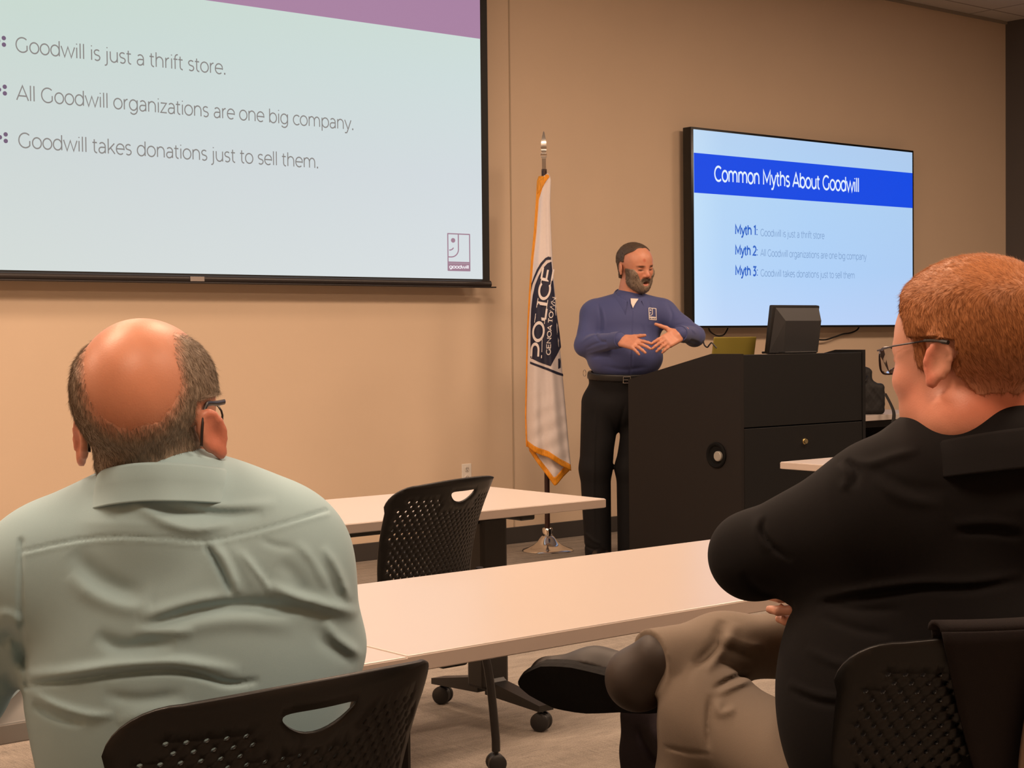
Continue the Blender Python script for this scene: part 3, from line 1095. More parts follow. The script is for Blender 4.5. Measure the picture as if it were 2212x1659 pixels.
# open laptop on the lectern's slope, its olive lid toward the room
lp = empty('laptop', (6.40, 5.98, 1.078), 0, 'open laptop with olive gold lid on the lectern beside the monitor', 'laptop')
M_lid = mat('olive_gold_lid', (150, 136, 62), .4, .35)
MB().box((-.165, -.11, -.004), (.165, .13, .012), .004, 2, Matrix.Rotation(math.radians(-12.9), 3, 'X'), (0, 0, 0)).build('keyboard_deck', M_lid, lp)
MB().box((-.165, -.118, .02), (.165, -.110, .172), .004, 2, Matrix.Rotation(math.radians(10), 3, 'X'), (0, -.11, .03)).build('lid', M_lid, lp)
pts = [P(x, y, d) for x, y, d in ((1519, 737, 8.55), (1522, 746, 8.5), (1528, 750, 8.48), (1533, 744, 8.47), (1538, 741, 8.47), (1548, 752, 8.46))]
tag(MB().tube(smooth_path(pts), .004, 8).build('laptop_cable', M_black, None, True), 'thin dark cable curling out behind the left edge of the laptop', 'cable')

# shoulder bag standing on the wall table
# ------------------------------------------------------------------ soft bodies: distance fields meshed to one skin
UZ = np.array([0.0, 0.0, 1.0])


def LC(r, d, z):
    """point r to the right and d away from the camera, z above the floor"""
    return RH * r + FH * d + UZ * z


def pix(p):
    v = p - EYE
    d = v @ FWD
    return CX + FPX * (v @ RIGHT) / d, CY - FPX * (v @ UP) / d


def cap(a, b, ra, rb=None):
    a = np.asarray(a, float)
    b = np.asarray(b, float)
    rb = ra if rb is None else rb
    ba = b - a
    L = max(ba @ ba, 1e-12)

    def f(p):
        pa = p - a
        h = np.clip(pa @ ba / L, 0, 1)
        return np.linalg.norm(pa - h[:, None] * ba, axis=1) - (ra + (rb - ra) * h)
    return f


def ell(c, r, R=None):
    """R rows are the axes"""
    c = np.asarray(c, float)
    r = np.asarray(r, float)
    R = np.eye(3) if R is None else np.asarray(R)

    def f(p):
        q = (p - c) @ R.T
        k0 = np.linalg.norm(q / r, axis=1)
        k1 = np.linalg.norm(q / (r * r), axis=1) + 1e-9
        return np.where(k0 < 1e-6, -r.min(), k0 * (k0 - 1) / k1)
    return f


def rbox(c, half, rad, R=None):
    c = np.asarray(c, float)
    half = np.asarray(half, float)
    R = np.eye(3) if R is None else np.asarray(R)

    def f(p):
        q = np.abs((p - c) @ R.T) - (half - rad)
        return np.linalg.norm(np.maximum(q, 0), axis=1) + np.minimum(q.max(axis=1), 0) - rad
    return f


def smin(a, b, k):
    h = np.maximum(k - np.abs(a - b), 0) / k
    return np.minimum(a, b) - h * h * k * .25


def su(k, *fs):
    def f(p):
        d = fs[0](p)
        for g in fs[1:]:
            d = smin(d, g(p), k)
        return d
    return f


def sdiff(k, f0, g0):
    def f(p):
        return -smin(-f0(p), g0(p), k)
    return f


def off(f0, t):
    return lambda p: f0(p) - t


def axes(heading, pitch=0.0, roll=0.0):
    """rows: right, forward, up of a figure turned by heading (degrees right of straight away from the camera)"""
    h = math.radians(heading)
    fw = FH * math.cos(h) + RH * math.sin(h)
    rt_ = RH * math.cos(h) - FH * math.sin(h)
    p_ = math.radians(pitch)
    f2 = fw * math.cos(p_) + UZ * math.sin(p_)
    u2 = UZ * math.cos(p_) - fw * math.sin(p_)
    r_ = math.radians(roll)
    r3 = rt_ * math.cos(r_) + u2 * math.sin(r_)
    u3 = u2 * math.cos(r_) - rt_ * math.sin(r_)
    return np.array([r3, f2, u3])


def mesh_sdf(fn, lo, hi, h, refine=None):
    """surface nets over the box lo..hi with cell h; only cells near the skin are evaluated"""
    lo = np.asarray(lo, float)
    B = 8
    nb = np.ceil((np.asarray(hi, float) - lo) / (h * B)).astype(int)
    n = nb * B
    ax = [lo[i] + (np.arange(nb[i]) + .5) * h * B for i in range(3)]
    G = np.stack(np.meshgrid(*ax, indexing='ij'), -1).reshape(-1, 3)
    cd = np.concatenate([fn(G[i:i + 200000]) for i in range(0, len(G), 200000)]).reshape(nb)
    act = np.abs(cd) < h * B * 1.35
    val = np.repeat(np.repeat(np.repeat(np.where(cd < 0, -1.0, 1.0).astype(np.float32), B, 0), B, 1), B, 2)
    bi = np.argwhere(act)
    o = np.stack(np.meshgrid(*[np.arange(B)] * 3, indexing='ij'), -1).reshape(-1, 3)
    for s in range(0, len(bi), 400):
        ii = (bi[s:s + 400, None, :] * B + o[None]).reshape(-1, 3)
        pts = lo + (ii + 0.5) * h
        val[ii[:, 0], ii[:, 1], ii[:, 2]] = fn(pts)
    neg = val < 0
    cnt = sum(neg[i:n[0] - 1 + i, j:n[1] - 1 + j, k:n[2] - 1 + k].astype(np.int8) for i in (0, 1) for j in (0, 1) for k in (0, 1))
    cells = np.argwhere((cnt > 0) & (cnt < 8))
    cid = -np.ones(n - 1, dtype=np.int64)
    cid[cells[:, 0], cells[:, 1], cells[:, 2]] = np.arange(len(cells))
    acc = np.zeros((len(cells), 3))
    num = np.zeros(len(cells))
    cor = [(i, j, k) for i in (0, 1) for j in (0, 1) for k in (0, 1)]
    for a in cor:
        for d in range(3):
            if a[d] == 0:
                b = list(a)
                b[d] = 1
                va = val[cells[:, 0] + a[0], cells[:, 1] + a[1], cells[:, 2] + a[2]]
                vb = val[cells[:, 0] + b[0], cells[:, 1] + b[1], cells[:, 2] + b[2]]
                m_ = (va < 0) != (vb < 0)
                t = va / np.where(m_, va - vb, 1)
                pt = np.array(a, float)[None] + t[:, None] * (np.array(b) - np.array(a))[None]
                acc[m_] += pt[m_]
                num[m_] += 1
    V = lo + (cells + acc / num[:, None] + .5) * h
    F = []
    for d in range(3):
        e = [0, 0, 0]
        e[d] = 1
        A = neg[:n[0] - e[0], :n[1] - e[1], :n[2] - e[2]]
        Bn = neg[e[0]:, e[1]:, e[2]:]
        ed = np.argwhere(A != Bn)
        u, w = (d + 1) % 3, (d + 2) % 3
        ed = ed[(ed[:, u] > 0) & (ed[:, w] > 0) & (ed[:, u] < n[u] - 1) & (ed[:, w] < n[w] - 1)]
        fl_ = A[ed[:, 0], ed[:, 1], ed[:, 2]]
        q = []
        for du, dw in ((-1, -1), (0, -1), (0, 0), (-1, 0)):
            c = ed.copy()
            c[:, u] += du
            c[:, w] += dw
            q.append(cid[c[:, 0], c[:, 1], c[:, 2]])
        q = np.stack(q, 1)
        q[~fl_] = q[~fl_][:, ::-1]
        F.append(q[(q >= 0).all(1)])
    F = np.concatenate(F)
    # settle the vertices on the skin
    g = refine or fn
    for _ in range(2):
        d0 = np.concatenate([g(V[i:i + 200000]) for i in range(0, len(V), 200000)])
        e = h * .35
        gr_ = np.stack([np.concatenate([g(V[i:i + 200000] + np.eye(3)[k] * e) for i in range(0, len(V), 200000)]) - d0 for k in range(3)], 1) / e
        gn = (gr_ * gr_).sum(1) + 1e-6
        st_ = (d0 / gn)[:, None] * gr_
        L = np.linalg.norm(st_, axis=1, keepdims=True)
        V = V - st_ * np.minimum(1, .7 * h / (L + 1e-9)) * .9
    return V, F


def polydist(x, y, pl):
    """distance in the picture plane to a polyline and the position 0..1 along it"""
    pl = np.asarray(pl, float)
    seg = np.linalg.norm(np.diff(pl, axis=0), axis=1)
    cum = np.concatenate([[0], np.cumsum(seg)])
    best = np.full(len(x), 1e9)
    pos = np.zeros(len(x))
    side = np.zeros(len(x))
    for i in range(len(pl) - 1):
        ax_, ay_ = pl[i]
        bx2, by2 = pl[i + 1] - pl[i]
        t = np.clip(((x - ax_) * bx2 + (y - ay_) * by2) / (seg[i] ** 2), 0, 1)
        dx = x - ax_ - t * bx2
        dy = y - ay_ - t * by2
        d = np.hypot(dx, dy)
        m_ = d < best
        best[m_] = d[m_]
        pos[m_] = ((cum[i] + t * seg[i]) / cum[-1])[m_]
    return best, pos


def with_folds(f0, folds, front, smooth_fold=True):
    """cloth creases: (points, height m, width, [sharp ends]); front(p) weights the side they lie on"""
    fl2 = [(np.array([(q[0], q[1]) for q in smooth_path([(a, b, 0) for a, b in pl], 4)]), amp, w, flat) for pl, amp, w, flat in folds]

    def f(p):
        d = f0(p)
        near = np.abs(d) < .03
        if not near.any():
            return d
        q = p[near]
        x, y = pix(q)
        wt = front(q)
        s = np.zeros(len(q))
        for pl, amp, w, flat in fl2:
            lo_ = pl.min(0) - 3 * w
            hi_ = pl.max(0) + 3 * w
            m_ = (x > lo_[0]) & (x < hi_[0]) & (y > lo_[1]) & (y < hi_[1])
            if not m_.any():
                continue
            dd, t = polydist(x[m_], y[m_], pl)
            taper = np.ones_like(t) if flat else np.clip(np.minimum(t, 1 - t) * 4, 0, 1) ** .7
            s[m_] += amp * np.exp(-(dd / w) ** 2) * (taper if not flat else 1)
        d[near] = d[near] - s * wt
        return d
    return f


def wobble(p, s, seed=0.0):
    """cheap smooth noise"""
    q = p * s
    return (np.sin(q[:, 0] * 1.7 + q[:, 2] * 1.1 + seed) * np.sin(q[:, 1] * 1.3 - q[:, 2] * .7 + seed * 2) +
            .5 * np.sin(q[:, 0] * 3.1 - q[:, 1] * 2.3 + seed * 3) * np.sin(q[:, 2] * 2.9 + seed)) / 1.5


# ------------------------------------------------------------------ anatomy
def head_fn(c, R, s=1.0, wide=1.0, long_=1.0, jaw=1.0, mouth_open=0.0, nose=1.0, ez=0.0, es=.9, eo=24):
    """head of a man: c between the ears, R rows right, forward, up"""
    def L(x, y, z):
        return c + (R[0] * x * wide + R[1] * y * long_ + R[2] * z) * s

    def E(x, y, z, a, b, d, k=None):
        return ell(L(x, y, z), np.array([a * wide, b * long_, d]) * s, R)
    skull = su(.04 * s, E(0, -.014, .045, .076, .097, .085), E(0, .034, .03, .066, .064, .072))
    face = su(.03 * s, E(0, .036, -.03, .06, .056, .07), E(0, .038, -.068, .056 * jaw, .056, .045 * jaw), E(0, .074, -.098, .024, .02, .019))
    h = su(.035 * s, skull, face)
    h = su(.018 * s, h, E(-.043, .062, -.022, .022, .022, .019), E(.043, .062, -.022, .022, .022, .019))
    h = su(.014 * s, h, cap(L(-.036, .081, .021), L(-.012, .088, .018), .0085 * s), cap(L(.036, .081, .021), L(.012, .088, .018), .0085 * s))
    # eye hollows, eyeballs, lids
    for x in (-.032, .032):
        h = sdiff(.014 * s, h, E(x, .098, .004, .014, .012, .0085))
    for x in (-.031, .031):
        h = su(.004 * s, h, E(x, .0765, .003, .0125, .0125, .0115), cap(L(x - .011, .086, .007), L(x + .011, .086, .007), .004 * s))
    # nose
    h = su(.014 * s, h, cap(L(0, .088, .012), L(0, .108 * nose, -.026), .0075 * s, .0125 * s))
    h = su(.006 * s, h, E(-.0125, .098, -.032, .0085, .011, .0075), E(.0125, .098, -.032, .0085, .011, .0075))
    # mouth
    z0 = -.058
    h = su(.006 * s, h, cap(L(-.019, .0865, z0), L(0, .095, z0 + .003), .0045 * s, .006 * s), cap(L(.019, .0865, z0), L(0, .095, z0 + .003), .0045 * s, .006 * s))
    z1 = -.07 - mouth_open
    h = su(.006 * s, h, cap(L(-.016, .0865, z1), L(.016, .0865, z1), .006 * s), cap(L(-.008, .09, z1), L(.008, .09, z1), .0065 * s))
    if mouth_open:
        h = sdiff(.004 * s, h, E(0, .098, -.0645 - mouth_open * .5, .018, .02, .004 + mouth_open * .6))
    # ears
    for sd in (-1, 1):
        a = math.radians(eo) * sd
        cs_, sn_ = math.cos(a), math.sin(a)
        RE = np.array([R[0] * cs_ - R[1] * sn_ * 1.0, R[1] * cs_ + R[0] * sn_, R[2]])
        RE = np.array([RE[0], RE[1] * .97 + RE[2] * .24, RE[2] * .97 - RE[1] * .24])
        ce = L(sd * (.081 + .0002 * (eo - 24)), -.012, .002 + ez)
        s0, s = s, s * es
        pin = ell(ce, np.array([.006, .0185, .031]) * s, RE)
        rim = su(.004, *[cap(ce + RE[1] * (math.cos(t) * .0165 * s) + RE[2] * (math.sin(t) * .0285 * s) + RE[0] * sd * .002,
                            ce + RE[1] * (math.cos(t + .5) * .0165 * s) + RE[2] * (math.sin(t + .5) * .0285 * s) + RE[0] * sd * .002, .0042 * s)
                        for t in np.arange(-.6, 3.9, .5)])
        lobe = ell(ce - RE[2] * .029 * s + RE[1] * .004 * s, np.array([.006, .009, .012]) * s, RE)
        ear = su(.006 * s, pin, rim, lobe)
        ear = sdiff(.006 * s, ear, ell(ce + RE[0] * sd * .008 * s + RE[1] * .004 * s - RE[2] * .004 * s, np.array([.007, .009, .014]) * s, RE))
        h = su(.008 * s, h, ear)
        s = s0
    return h


def hand_fns(w, R, s=1.0, thumb=1, curl=(.3, .35, .4, .45), spread=.09, tdir=(.75, .55, -.2), bends=None):
    """palm and five fingers: w wrist; R rows: across (to the thumb side when thumb=1), along the fingers, out of the back of the hand"""
    X, Y, Z = R

    def L(x, y, z):
        return w + (X * x * thumb + Y * y + Z * z) * s
    out = [rbox(L(0, .052, 0), np.array([.04, .05, .0135]) * s, .012 * s, R), cap(L(0, -.045, 0), L(0, .012, 0), .027 * s, .026 * s)]
    fing = []
    for i, (x, ln, r) in enumerate(((.030, .078, .0092), (.0105, .086, .0095), (-.0095, .08, .0092), (-.029, .063, .0082))):
        a0 = spread * (1.5 - i) / 1.5
        b = L(x, .094 - .004 * abs(i - 1), 0)
        ang = 0.0
        segs = (.44, .31, .25)
        cu = curl[i]
        dirv = Y * math.cos(a0) + X * thumb * math.sin(a0)
        for j, sg in enumerate(segs):
            ang += cu * (.6, 1.0, .7)[j]
            dv = dirv * math.cos(ang) - Z * math.sin(ang)
            e = b + dv * ln * sg * s
            fing.append(cap(b, e, r * s * (1, .93, .86)[j], r * s * (.93, .86, .74)[j]))
            b = e
    d = np.array(tdir, float)
    d /= np.linalg.norm(d)
    tv_ = X * thumb * d[0] + Y * d[1] + Z * d[2]
    b = L(.026, .018, -.004)
    m_ = b + tv_ * .042 * s
    t2 = tv_ * .8 + Y * .35
    t2 /= np.linalg.norm(t2)
    e1 = m_ + t2 * .034 * s
    e2 = e1 + t2 * .027 * s
    th = [cap(b, m_, .0155 * s, .012 * s), cap(m_, e1, .0115 * s, .0102 * s), cap(e1, e2, .0102 * s, .0078 * s)]
    palm = su(.018 * s, out[0], out[1], th[0])
    f1 = su(.007 * s, palm, *[fing[k] for k in (0, 3, 6, 9)])
    return su(.0035 * s, f1, *[fing[k] for k in range(12) if k % 3], th[1], th[2])


def colour_mix(base, V, rules, seed=1.0, var=.05):
    """albedo per vertex: base with soft blotches; rules = [(weight array, colour)]"""
    c = np.tile(np.array(lin(base)), (len(V), 1))
    c *= (1 + var * wobble(V, 55, seed) + var * .6 * wobble(V, 140, seed + 3))[:, None]
    for w_, k in rules:
        w_ = np.clip(w_, 0, 1)[:, None]
        c = c * (1 - w_) + np.array(lin(k)) * w_
    return np.clip(c, 0, 1)


def blob(V, c, r, R=None, soft=.35):
    """weight 1 inside an ellipsoid, fading at its edge"""
    R = np.eye(3) if R is None else R
    q = (V - c) @ np.asarray(R).T / np.asarray(r)
    k = np.linalg.norm(q, axis=1)
    return np.clip((1 + soft - k) / (2 * soft), 0, 1)


def strands(pts, dirs, length, width, cols, tilt):
    """fine tapering hairs as three-sided spikes -> verts, triangles, colours"""
    n = len(pts)
    d = dirs / np.linalg.norm(dirs, axis=1, keepdims=True)
    a = np.cross(d, tilt)
    a /= np.linalg.norm(a, axis=1, keepdims=True) + 1e-9
    b = np.cross(d, a)
    w_ = width / 2
    v0 = pts + a * w_
    v1 = pts - a * w_ * .5 + b * w_ * .87
    v2 = pts - a * w_ * .5 - b * w_ * .87
    tip = pts + d * length[:, None]
    V = np.stack([v0, v1, v2, tip], 1).reshape(-1, 3)
    i = np.arange(n)[:, None] * 4
    F = np.concatenate([i + np.array([0, 1, 3]), i + np.array([1, 2, 3]), i + np.array([2, 0, 3])])
    return V, F, np.repeat(cols, 4, 0)


def sample_mesh(V, F, n):
    """random points on a quad mesh with normals"""
    a, b, c, d = (V[F[:, k]] for k in range(4))
    nrm = np.cross(c - a, d - b)
    ar = np.linalg.norm(nrm, axis=1) + 1e-12
    k = RNG.choice(len(F), n, p=ar / ar.sum())
    u = RNG.random((n, 1))
    w_ = RNG.random((n, 1))
    p = (a[k] * (1 - u) + b[k] * u) * (1 - w_) + (d[k] * (1 - u) + c[k] * u) * w_
    return p, nrm[k] / ar[k][:, None]


def skin_part(name, VF, m, parent, col=None):
    V, F = VF
    return raw_mesh(name, V - np.array(parent.location) if parent is not None else V, F, m, parent, True, col)


def hair_part(name, VF, m, parent, n, flow, ln, col_a, col_b, width=.0007, lift=.25, jit=.25, keep=None, fade=None):
    """cropped hair: a scalp layer and many single hairs"""
    V, F = VF
    p, nr = sample_mesh(V, F, n)
    if keep is not None:
        k = RNG.random(len(p)) < keep(p)
        p, nr = p[k], nr[k]
    fl_ = flow(p)
    fl_ = fl_ - nr * (fl_ * nr).sum(1, keepdims=True)
    fl_ /= np.linalg.norm(fl_, axis=1, keepdims=True) + 1e-9
    d = fl_ + nr * lift + RNG.normal(0, jit, p.shape)
    L = ln * (0.6 + .7 * RNG.random(len(p)))
    t = RNG.random((len(p), 1))
    cols = np.array(lin(col_a)) * (1 - t) + np.array(lin(col_b)) * t
    SV, SF, SCc = strands(p, d, L, width, cols, nr)
    base = np.tile((np.array(lin(col_a)) + np.array(lin(col_b))) / 2, (len(V), 1)) * (1 + .05 * wobble(V, 160, 2.0))[:, None]
    if fade is not None:
        w_ = np.clip(fade(V), 0, 1)[:, None]
        base = base * w_ + np.array(lin(SKIN)) * (1 - w_)
    Ft = np.concatenate([F[:, [0, 1, 2]], F[:, [0, 2, 3]]])
    return raw_mesh(name, np.concatenate([V, SV]) - np.array(parent.location), np.concatenate([Ft, SF + len(V)]), m, parent, True,
                    np.concatenate([base, SCc]))


M_skin = mat('skin', (200, 150, 125), .44, attr='Col', bump=(420, .12), spec=.4)
M_skin.node_tree.nodes['Principled BSDF'].inputs['Subsurface Weight'].default_value = .12
M_skin.node_tree.nodes['Principled BSDF'].inputs['Subsurface Radius'].default_value = (.012, .004, .002)
M_hair = mat('hair', (110, 100, 92), .5, attr='Col', spec=.35)
SKIN = (198, 140, 116)
# ------------------------------------------------------------------ seated man in the pale green shirt
def build_green_shirt_man():
    D0 = 2.0
    hc = P(322, 918, 2.045)
    RHd = axes(8, 5, 3)
    hs = 1.05
    WD = .965
    head = head_fn(hc, RHd, hs, WD, 1.03, ez=-.014, es=.88, eo=42)
    up = UZ
    cam_R = np.array([RH, FH, UZ])
    neck = cap(hc - RHd[2] * .05 - RHd[1] * .02, P(352, 1090, 2.035), .059, .054)
    # the shirt's volume
    tR = axes(3)
    torso = su(.09, ell(P(395, 1310, 2.07), (.2, .12, .2), tR), ell(P(410, 1560, 2.08), (.2, .15, .26), tR))
    sh = su(.07, torso, cap(P(105, 1236, 2.06), P(612, 1214, 2.06), .064, .064),
            cap(P(340, 1150, 2.04), P(130, 1205, 2.05), .05, .056), cap(P(360, 1142, 2.04), P(600, 1185, 2.05), .05, .058))
    eR, eL = P(682, 1392, 2.12), P(-92, 1492, 2.13)
    wR, wL = LC((610 - CX) / FPX * 2.5, 2.46, .775), LC((30 - CX) / FPX * 2.5, 2.5, .775)
    armR = su(.03, cap(P(618, 1216, 2.06), eR, .064, .057), cap(eR, wR, .056, .042))
    armL = su(.03, cap(P(70, 1245, 2.06), eL, .066, .06), cap(eL, wL, .058, .042))
    base = su(.045, sh, armR, armL)
    base = su(.03, base, cap(P(352, 1130, 2.02), P(354, 1078, 2.022), .082, .07))
    body_c = P(400, 1350, 2.07)

    def front(p):
        return np.clip(((body_c - p) @ FH + .04) / .06, 0, 1)
    folds = [
        ([(50, 1192), (150, 1170), (240, 1160), (350, 1163), (440, 1170), (500, 1160), (580, 1140), (705, 1103)], -.0022, 4, True),
        ([(50, 1196), (150, 1175), (240, 1165), (350, 1168), (440, 1175), (500, 1166), (580, 1146), (705, 1110)], .0012, 6, True),
        ([(285, 1080), (330, 1112), (390, 1138), (440, 1142), (500, 1128)], .006, 13, False),
        ([(330, 1084), (400, 1102), (490, 1112), (570, 1108)], -.006, 13, False),
        ([(400, 1086), (490, 1094), (600, 1088)], .004, 12, False),
        ([(440, 1172), (462, 1205), (482, 1245), (500, 1288)], -.008, 6, False),
        ([(455, 1172), (482, 1205), (502, 1245), (516, 1284)], .0065, 11, False),
        ([(490, 1172), (520, 1210), (545, 1250), (560, 1285)], .003, 16, False),
        ([(520, 1190), (552, 1232), (575, 1264), (582, 1296)], .004, 7, False),
        ([(309, 1356), (387, 1329), (464, 1312), (558, 1308), (690, 1322)], -.0095, 15, False),
        ([(300, 1336), (380, 1312), (440, 1298), (500, 1287)], .006, 15, False),
        ([(575, 1262), (636, 1289), (696, 1306), (775, 1326)], .008, 13, False),
        ([(330, 1385), (420, 1352), (520, 1340), (640, 1352)], .004, 20, False),
        ([(704, 1338), (722, 1372), (752, 1396), (788, 1420)], .005, 12, False),
        ([(680, 1352), (695, 1385), (730, 1412), (770, 1432)], -.002, 13, False),
        ([(159, 1190), (193, 1233), (240, 1266), (310, 1292)], -.007, 22, False),
        ([(150, 1240), (200, 1285), (270, 1310), (330, 1312)], .005, 20, False),
        ([(206, 1372), (258, 1397), (312, 1394), (380, 1386)], -.009, 17, False),
        ([(285, 1366), (340, 1362), (420, 1366)], .004, 12, False),
        ([(47, 1480), (150, 1470), (258, 1456), (365, 1449), (430, 1458), (494, 1476), (562, 1470)], -.011, 7, False),
        ([(47, 1462), (150, 1452), (258, 1436), (365, 1430), (440, 1438), (520, 1452)], .008, 13, False),
        ([(62, 1492), (120, 1524), (190, 1545), (250, 1545)], .005, 10, False),
        ([(70, 1520), (120, 1548), (185, 1562)], -.006, 9, False),
        ([(220, 1500), (300, 1512), (400, 1500)], -.004, 14, False),
        ([(250, 1560), (330, 1540), (420, 1528)], .004, 16, False),
        ([(46, 1170), (44, 1290), (50, 1390), (58, 1482)], -.0035, 6, True),
        ([(0, 1392), (24, 1374), (44, 1398), (50, 1450)], -.009, 15, False),
        ([(-10, 1330), (20, 1330), (46, 1350)], .004, 12, False),
        ([(5, 1460), (30, 1490), (30, 1530)], -.006, 13, False),
        ([(700, 1180), (732, 1235), (756, 1300)], .005, 9, False),
        ([(676, 1190), (708, 1245), (738, 1310)], -.0015, 9, False),
        ([(640, 1170), (680, 1215), (706, 1270)], .003, 10, False),
        ([(560, 1165), (600, 1180), (640, 1184)], -.002, 8, False),
        ([(600, 1210), (640, 1250), (660, 1300)], -.003, 18, False),
    ]
    shirt = with_folds(base, folds, front)
    zcut = .56

    def shirt_cut(p):
        return np.maximum(shirt(p), zcut - p[:, 2])
    # legs under the table
    hp = LC(-.405, 2.1, .55)
    legs = su(.06, ell(hp, (.19, .15, .11), tR))
    knees = [(LC(-.56, 2.52, .56), LC(-.58, 2.5, .09)), (LC(-.27, 2.54, .56), LC(-.24, 2.55, .09))]
    for i, (k, a) in enumerate(knees):
        h0 = hp + tR[0] * (-.1 if i == 0 else .1)
        legs = su(.04, legs, cap(h0, k, .088, .068), cap(k, a, .066, .05))
    handR = hand_fns(wR, axes(-32) * np.array([[1], [1], [1]]), 1.0, -1, (.12, .12, .14, .16), .1, (.7, .6, -.1))
    handL = hand_fns(wL, axes(28), 1.0, 1, (.12, .12, .14, .16), .1, (.7, .6, -.1))
    feet = [cap(a - UZ * .045, a - UZ * .045 + tR[1] * .14, .035, .03) for _, a in knees]
    skin = su(.02, head, neck)
    skin = su(.012, skin, off(su(.045, sh, armR, armL), -.022), off(legs, -.02))
    skin = su(.012, skin, handR, handL, *feet)
    V, F = mesh_sdf(skin, LC(0, 0, 0) * 0 + np.minimum.reduce([hc, wL, hp, knees[0][1], eL, eR]) - .3, np.maximum.reduce([hc, wR, eR, knees[1][1], wL]) + .3, .005)
    q = (V - hc) @ RHd.T
    ears = np.clip((np.abs(q[:, 0]) - .078) / .008, 0, 1) * (np.abs(q[:, 2]) < .06)
    col = colour_mix(SKIN, V, [(ears * .6, (196, 112, 92)), (blob(V, P(300, 780, 1.9), (.07, .07, .09), cam_R, .6) * .5, (214, 142, 106)),
                               (blob(V, P(335, 772, 1.9), (.0025, .02, .0025), cam_R, .5) * .7, (120, 70, 54)),
                               (blob(V, P(285, 850, 1.9), (.004, .02, .003), cam_R, .5) * .3, (150, 90, 70))], 2.0, .05)
    loc = tuple(LC(-.405, 2.1, 0))
    body = raw_mesh('person', V - np.array(loc), F, M_skin, None, True, col)
    body.location = loc
    tag(body, 'balding grey-haired man in a pale green shirt seated in front, seen from behind', 'person', None)
    M_shirt = mat('pale_green_cotton', (152, 184, 194), .78, bump=(1500, .1), sheen=.15, noise=(1400, .025))
    lo = np.minimum.reduce([wL, eL, eR, P(660, 1200, 2.0), hp]) - .2
    hi = np.maximum.reduce([wL, wR, eR, P(632, 1100, 2.05)]) + .2
    lo[2] = .5
    hi[2] = P(350, 1000, 2.0)[2]
    so = skin_part('shirt', mesh_sdf(shirt_cut, lo, hi, .0036), M_shirt, body)
    # stand-and-fall collar around the neck
    cR = axes(6, 0, 3)
    cc = P(355, 1050, 2.022)
    V2, F2 = [], []
    nu = 56
    prof = [(.069, -.012), (.0695, .018), (.071, .027), (.074, .0295), (.077, .026), (.0815, .008), (.087, -.014), (.0885, -.0155), (.0865, -.017), (.08, .0)]
    for i in range(nu):
        a = -math.pi / 2 + (i / (nu - 1) - .5) * 5.5
        for r_, h_ in prof:
            fx = 1.02 + .05 * max(0, math.sin(a)) * 0
            dip = .012 * (1 + math.sin(a)) - .006 * math.exp(-((a + math.pi / 2) / .9) ** 2)
            ripple = .0015 * math.sin(a * 9) * (1 if h_ < 0 else 0)
            pnt = cc + cR[0] * math.cos(a) * (r_ + ripple) * 1.06 + cR[1] * math.sin(a) * (r_ + ripple) + cR[2] * (h_ - dip)
            V2.append(pnt)
    k = len(prof)
    for i in range(nu - 1):
        for j in range(k):
            a = i * k + j
            b = i * k + (j + 1) % k
            F2.append((a, b, b + k, a + k))
    skin_part('collar', (np.array(V2), np.array(F2)), M_shirt, body)
    M_tr = mat('dark_trousers', (62, 60, 64), .8, bump=(900, .2))
    trz = lambda p: np.maximum(legs(p), p[:, 2] - .66)
    skin_part('trousers', mesh_sdf(trz, np.minimum.reduce([hp, knees[0][1], knees[1][1]]) - .22, np.maximum.reduce([hp, knees[0][0], knees[1][1]]) + .22, .008), M_tr, body)
    M_shoe = mat('black_leather', (24, 22, 22), .35)
    for _, a in knees:
        b = a - UZ * .04
        shoe = su(.03, cap(b - tR[1] * .05, b + tR[1] * .15, .045, .04), cap(b, b + UZ * .05, .05, .052))
        sz = lambda p, s_=shoe: np.maximum(s_(p), .002 - p[:, 2])
        skin_part('shoe', mesh_sdf(sz, b - .2, b + .25, .008), M_shoe, body)
    # grey fringe round the bald crown
    cr = hc + (RHd[2] * .045 - RHd[1] * .014) * hs
    b0 = P(290, 800, 1.9) - cr
    b0 /= np.linalg.norm(b0)
    f0 = RHd[1] * .9 + RHd[2] * .45
    f0 /= np.linalg.norm(f0)
    t0 = RHd[2] * .95 - RHd[1] * .3
    t0 /= np.linalg.norm(t0)
    arc = []
    for a, b in ((b0, t0), (t0, f0)):
        for k in np.linspace(0, 1, 7):
            v = a * (1 - k) + b * k
            arc.append(v / np.linalg.norm(v))
    arc = np.array(arc)

    def bald(p):
        """metres outside the bald patch (negative inside it)"""
        v = p - cr
        v = v / (np.linalg.norm(v, axis=1, keepdims=True) + 1e-9)
        ang = np.arccos(np.clip((v @ arc.T).max(1), -1, 1))
        return (ang - math.radians(36) - .03 * wobble(p, 90, 1) - .012 * wobble(p, 240, 2)) * .09

    headneck = su(.02, head, neck)

    def hairfn(p):
        q = (p - hc) @ RHd.T / hs
        bd = bald(p)
        d = headneck(p) + .0006 - .0052 * np.clip(bd / .024, 0, 1) * np.clip((q[:, 2] + .07) / .03, .3, 1) - .0006 * wobble(p, 130, 3)
        low = -.05 - .1 * q[:, 0] * 0 + .28 * np.maximum(0, q[:, 0] - .01) + .3 * np.maximum(0, q[:, 1] + .02) + .004 * wobble(p, 80)
        d = np.maximum(d, (low - q[:, 2]) * .8)
        d = np.maximum(d, (q[:, 1] - .035 - .25 * q[:, 2]) * .8)
        earz = (np.abs(q[:, 0]) > .062) & (q[:, 1] > -.035) & (q[:, 2] < .03)
        d = np.where(earz, np.maximum(d, .004), d)
        return np.maximum(np.maximum(d, -bd), head_only(p) - .02)

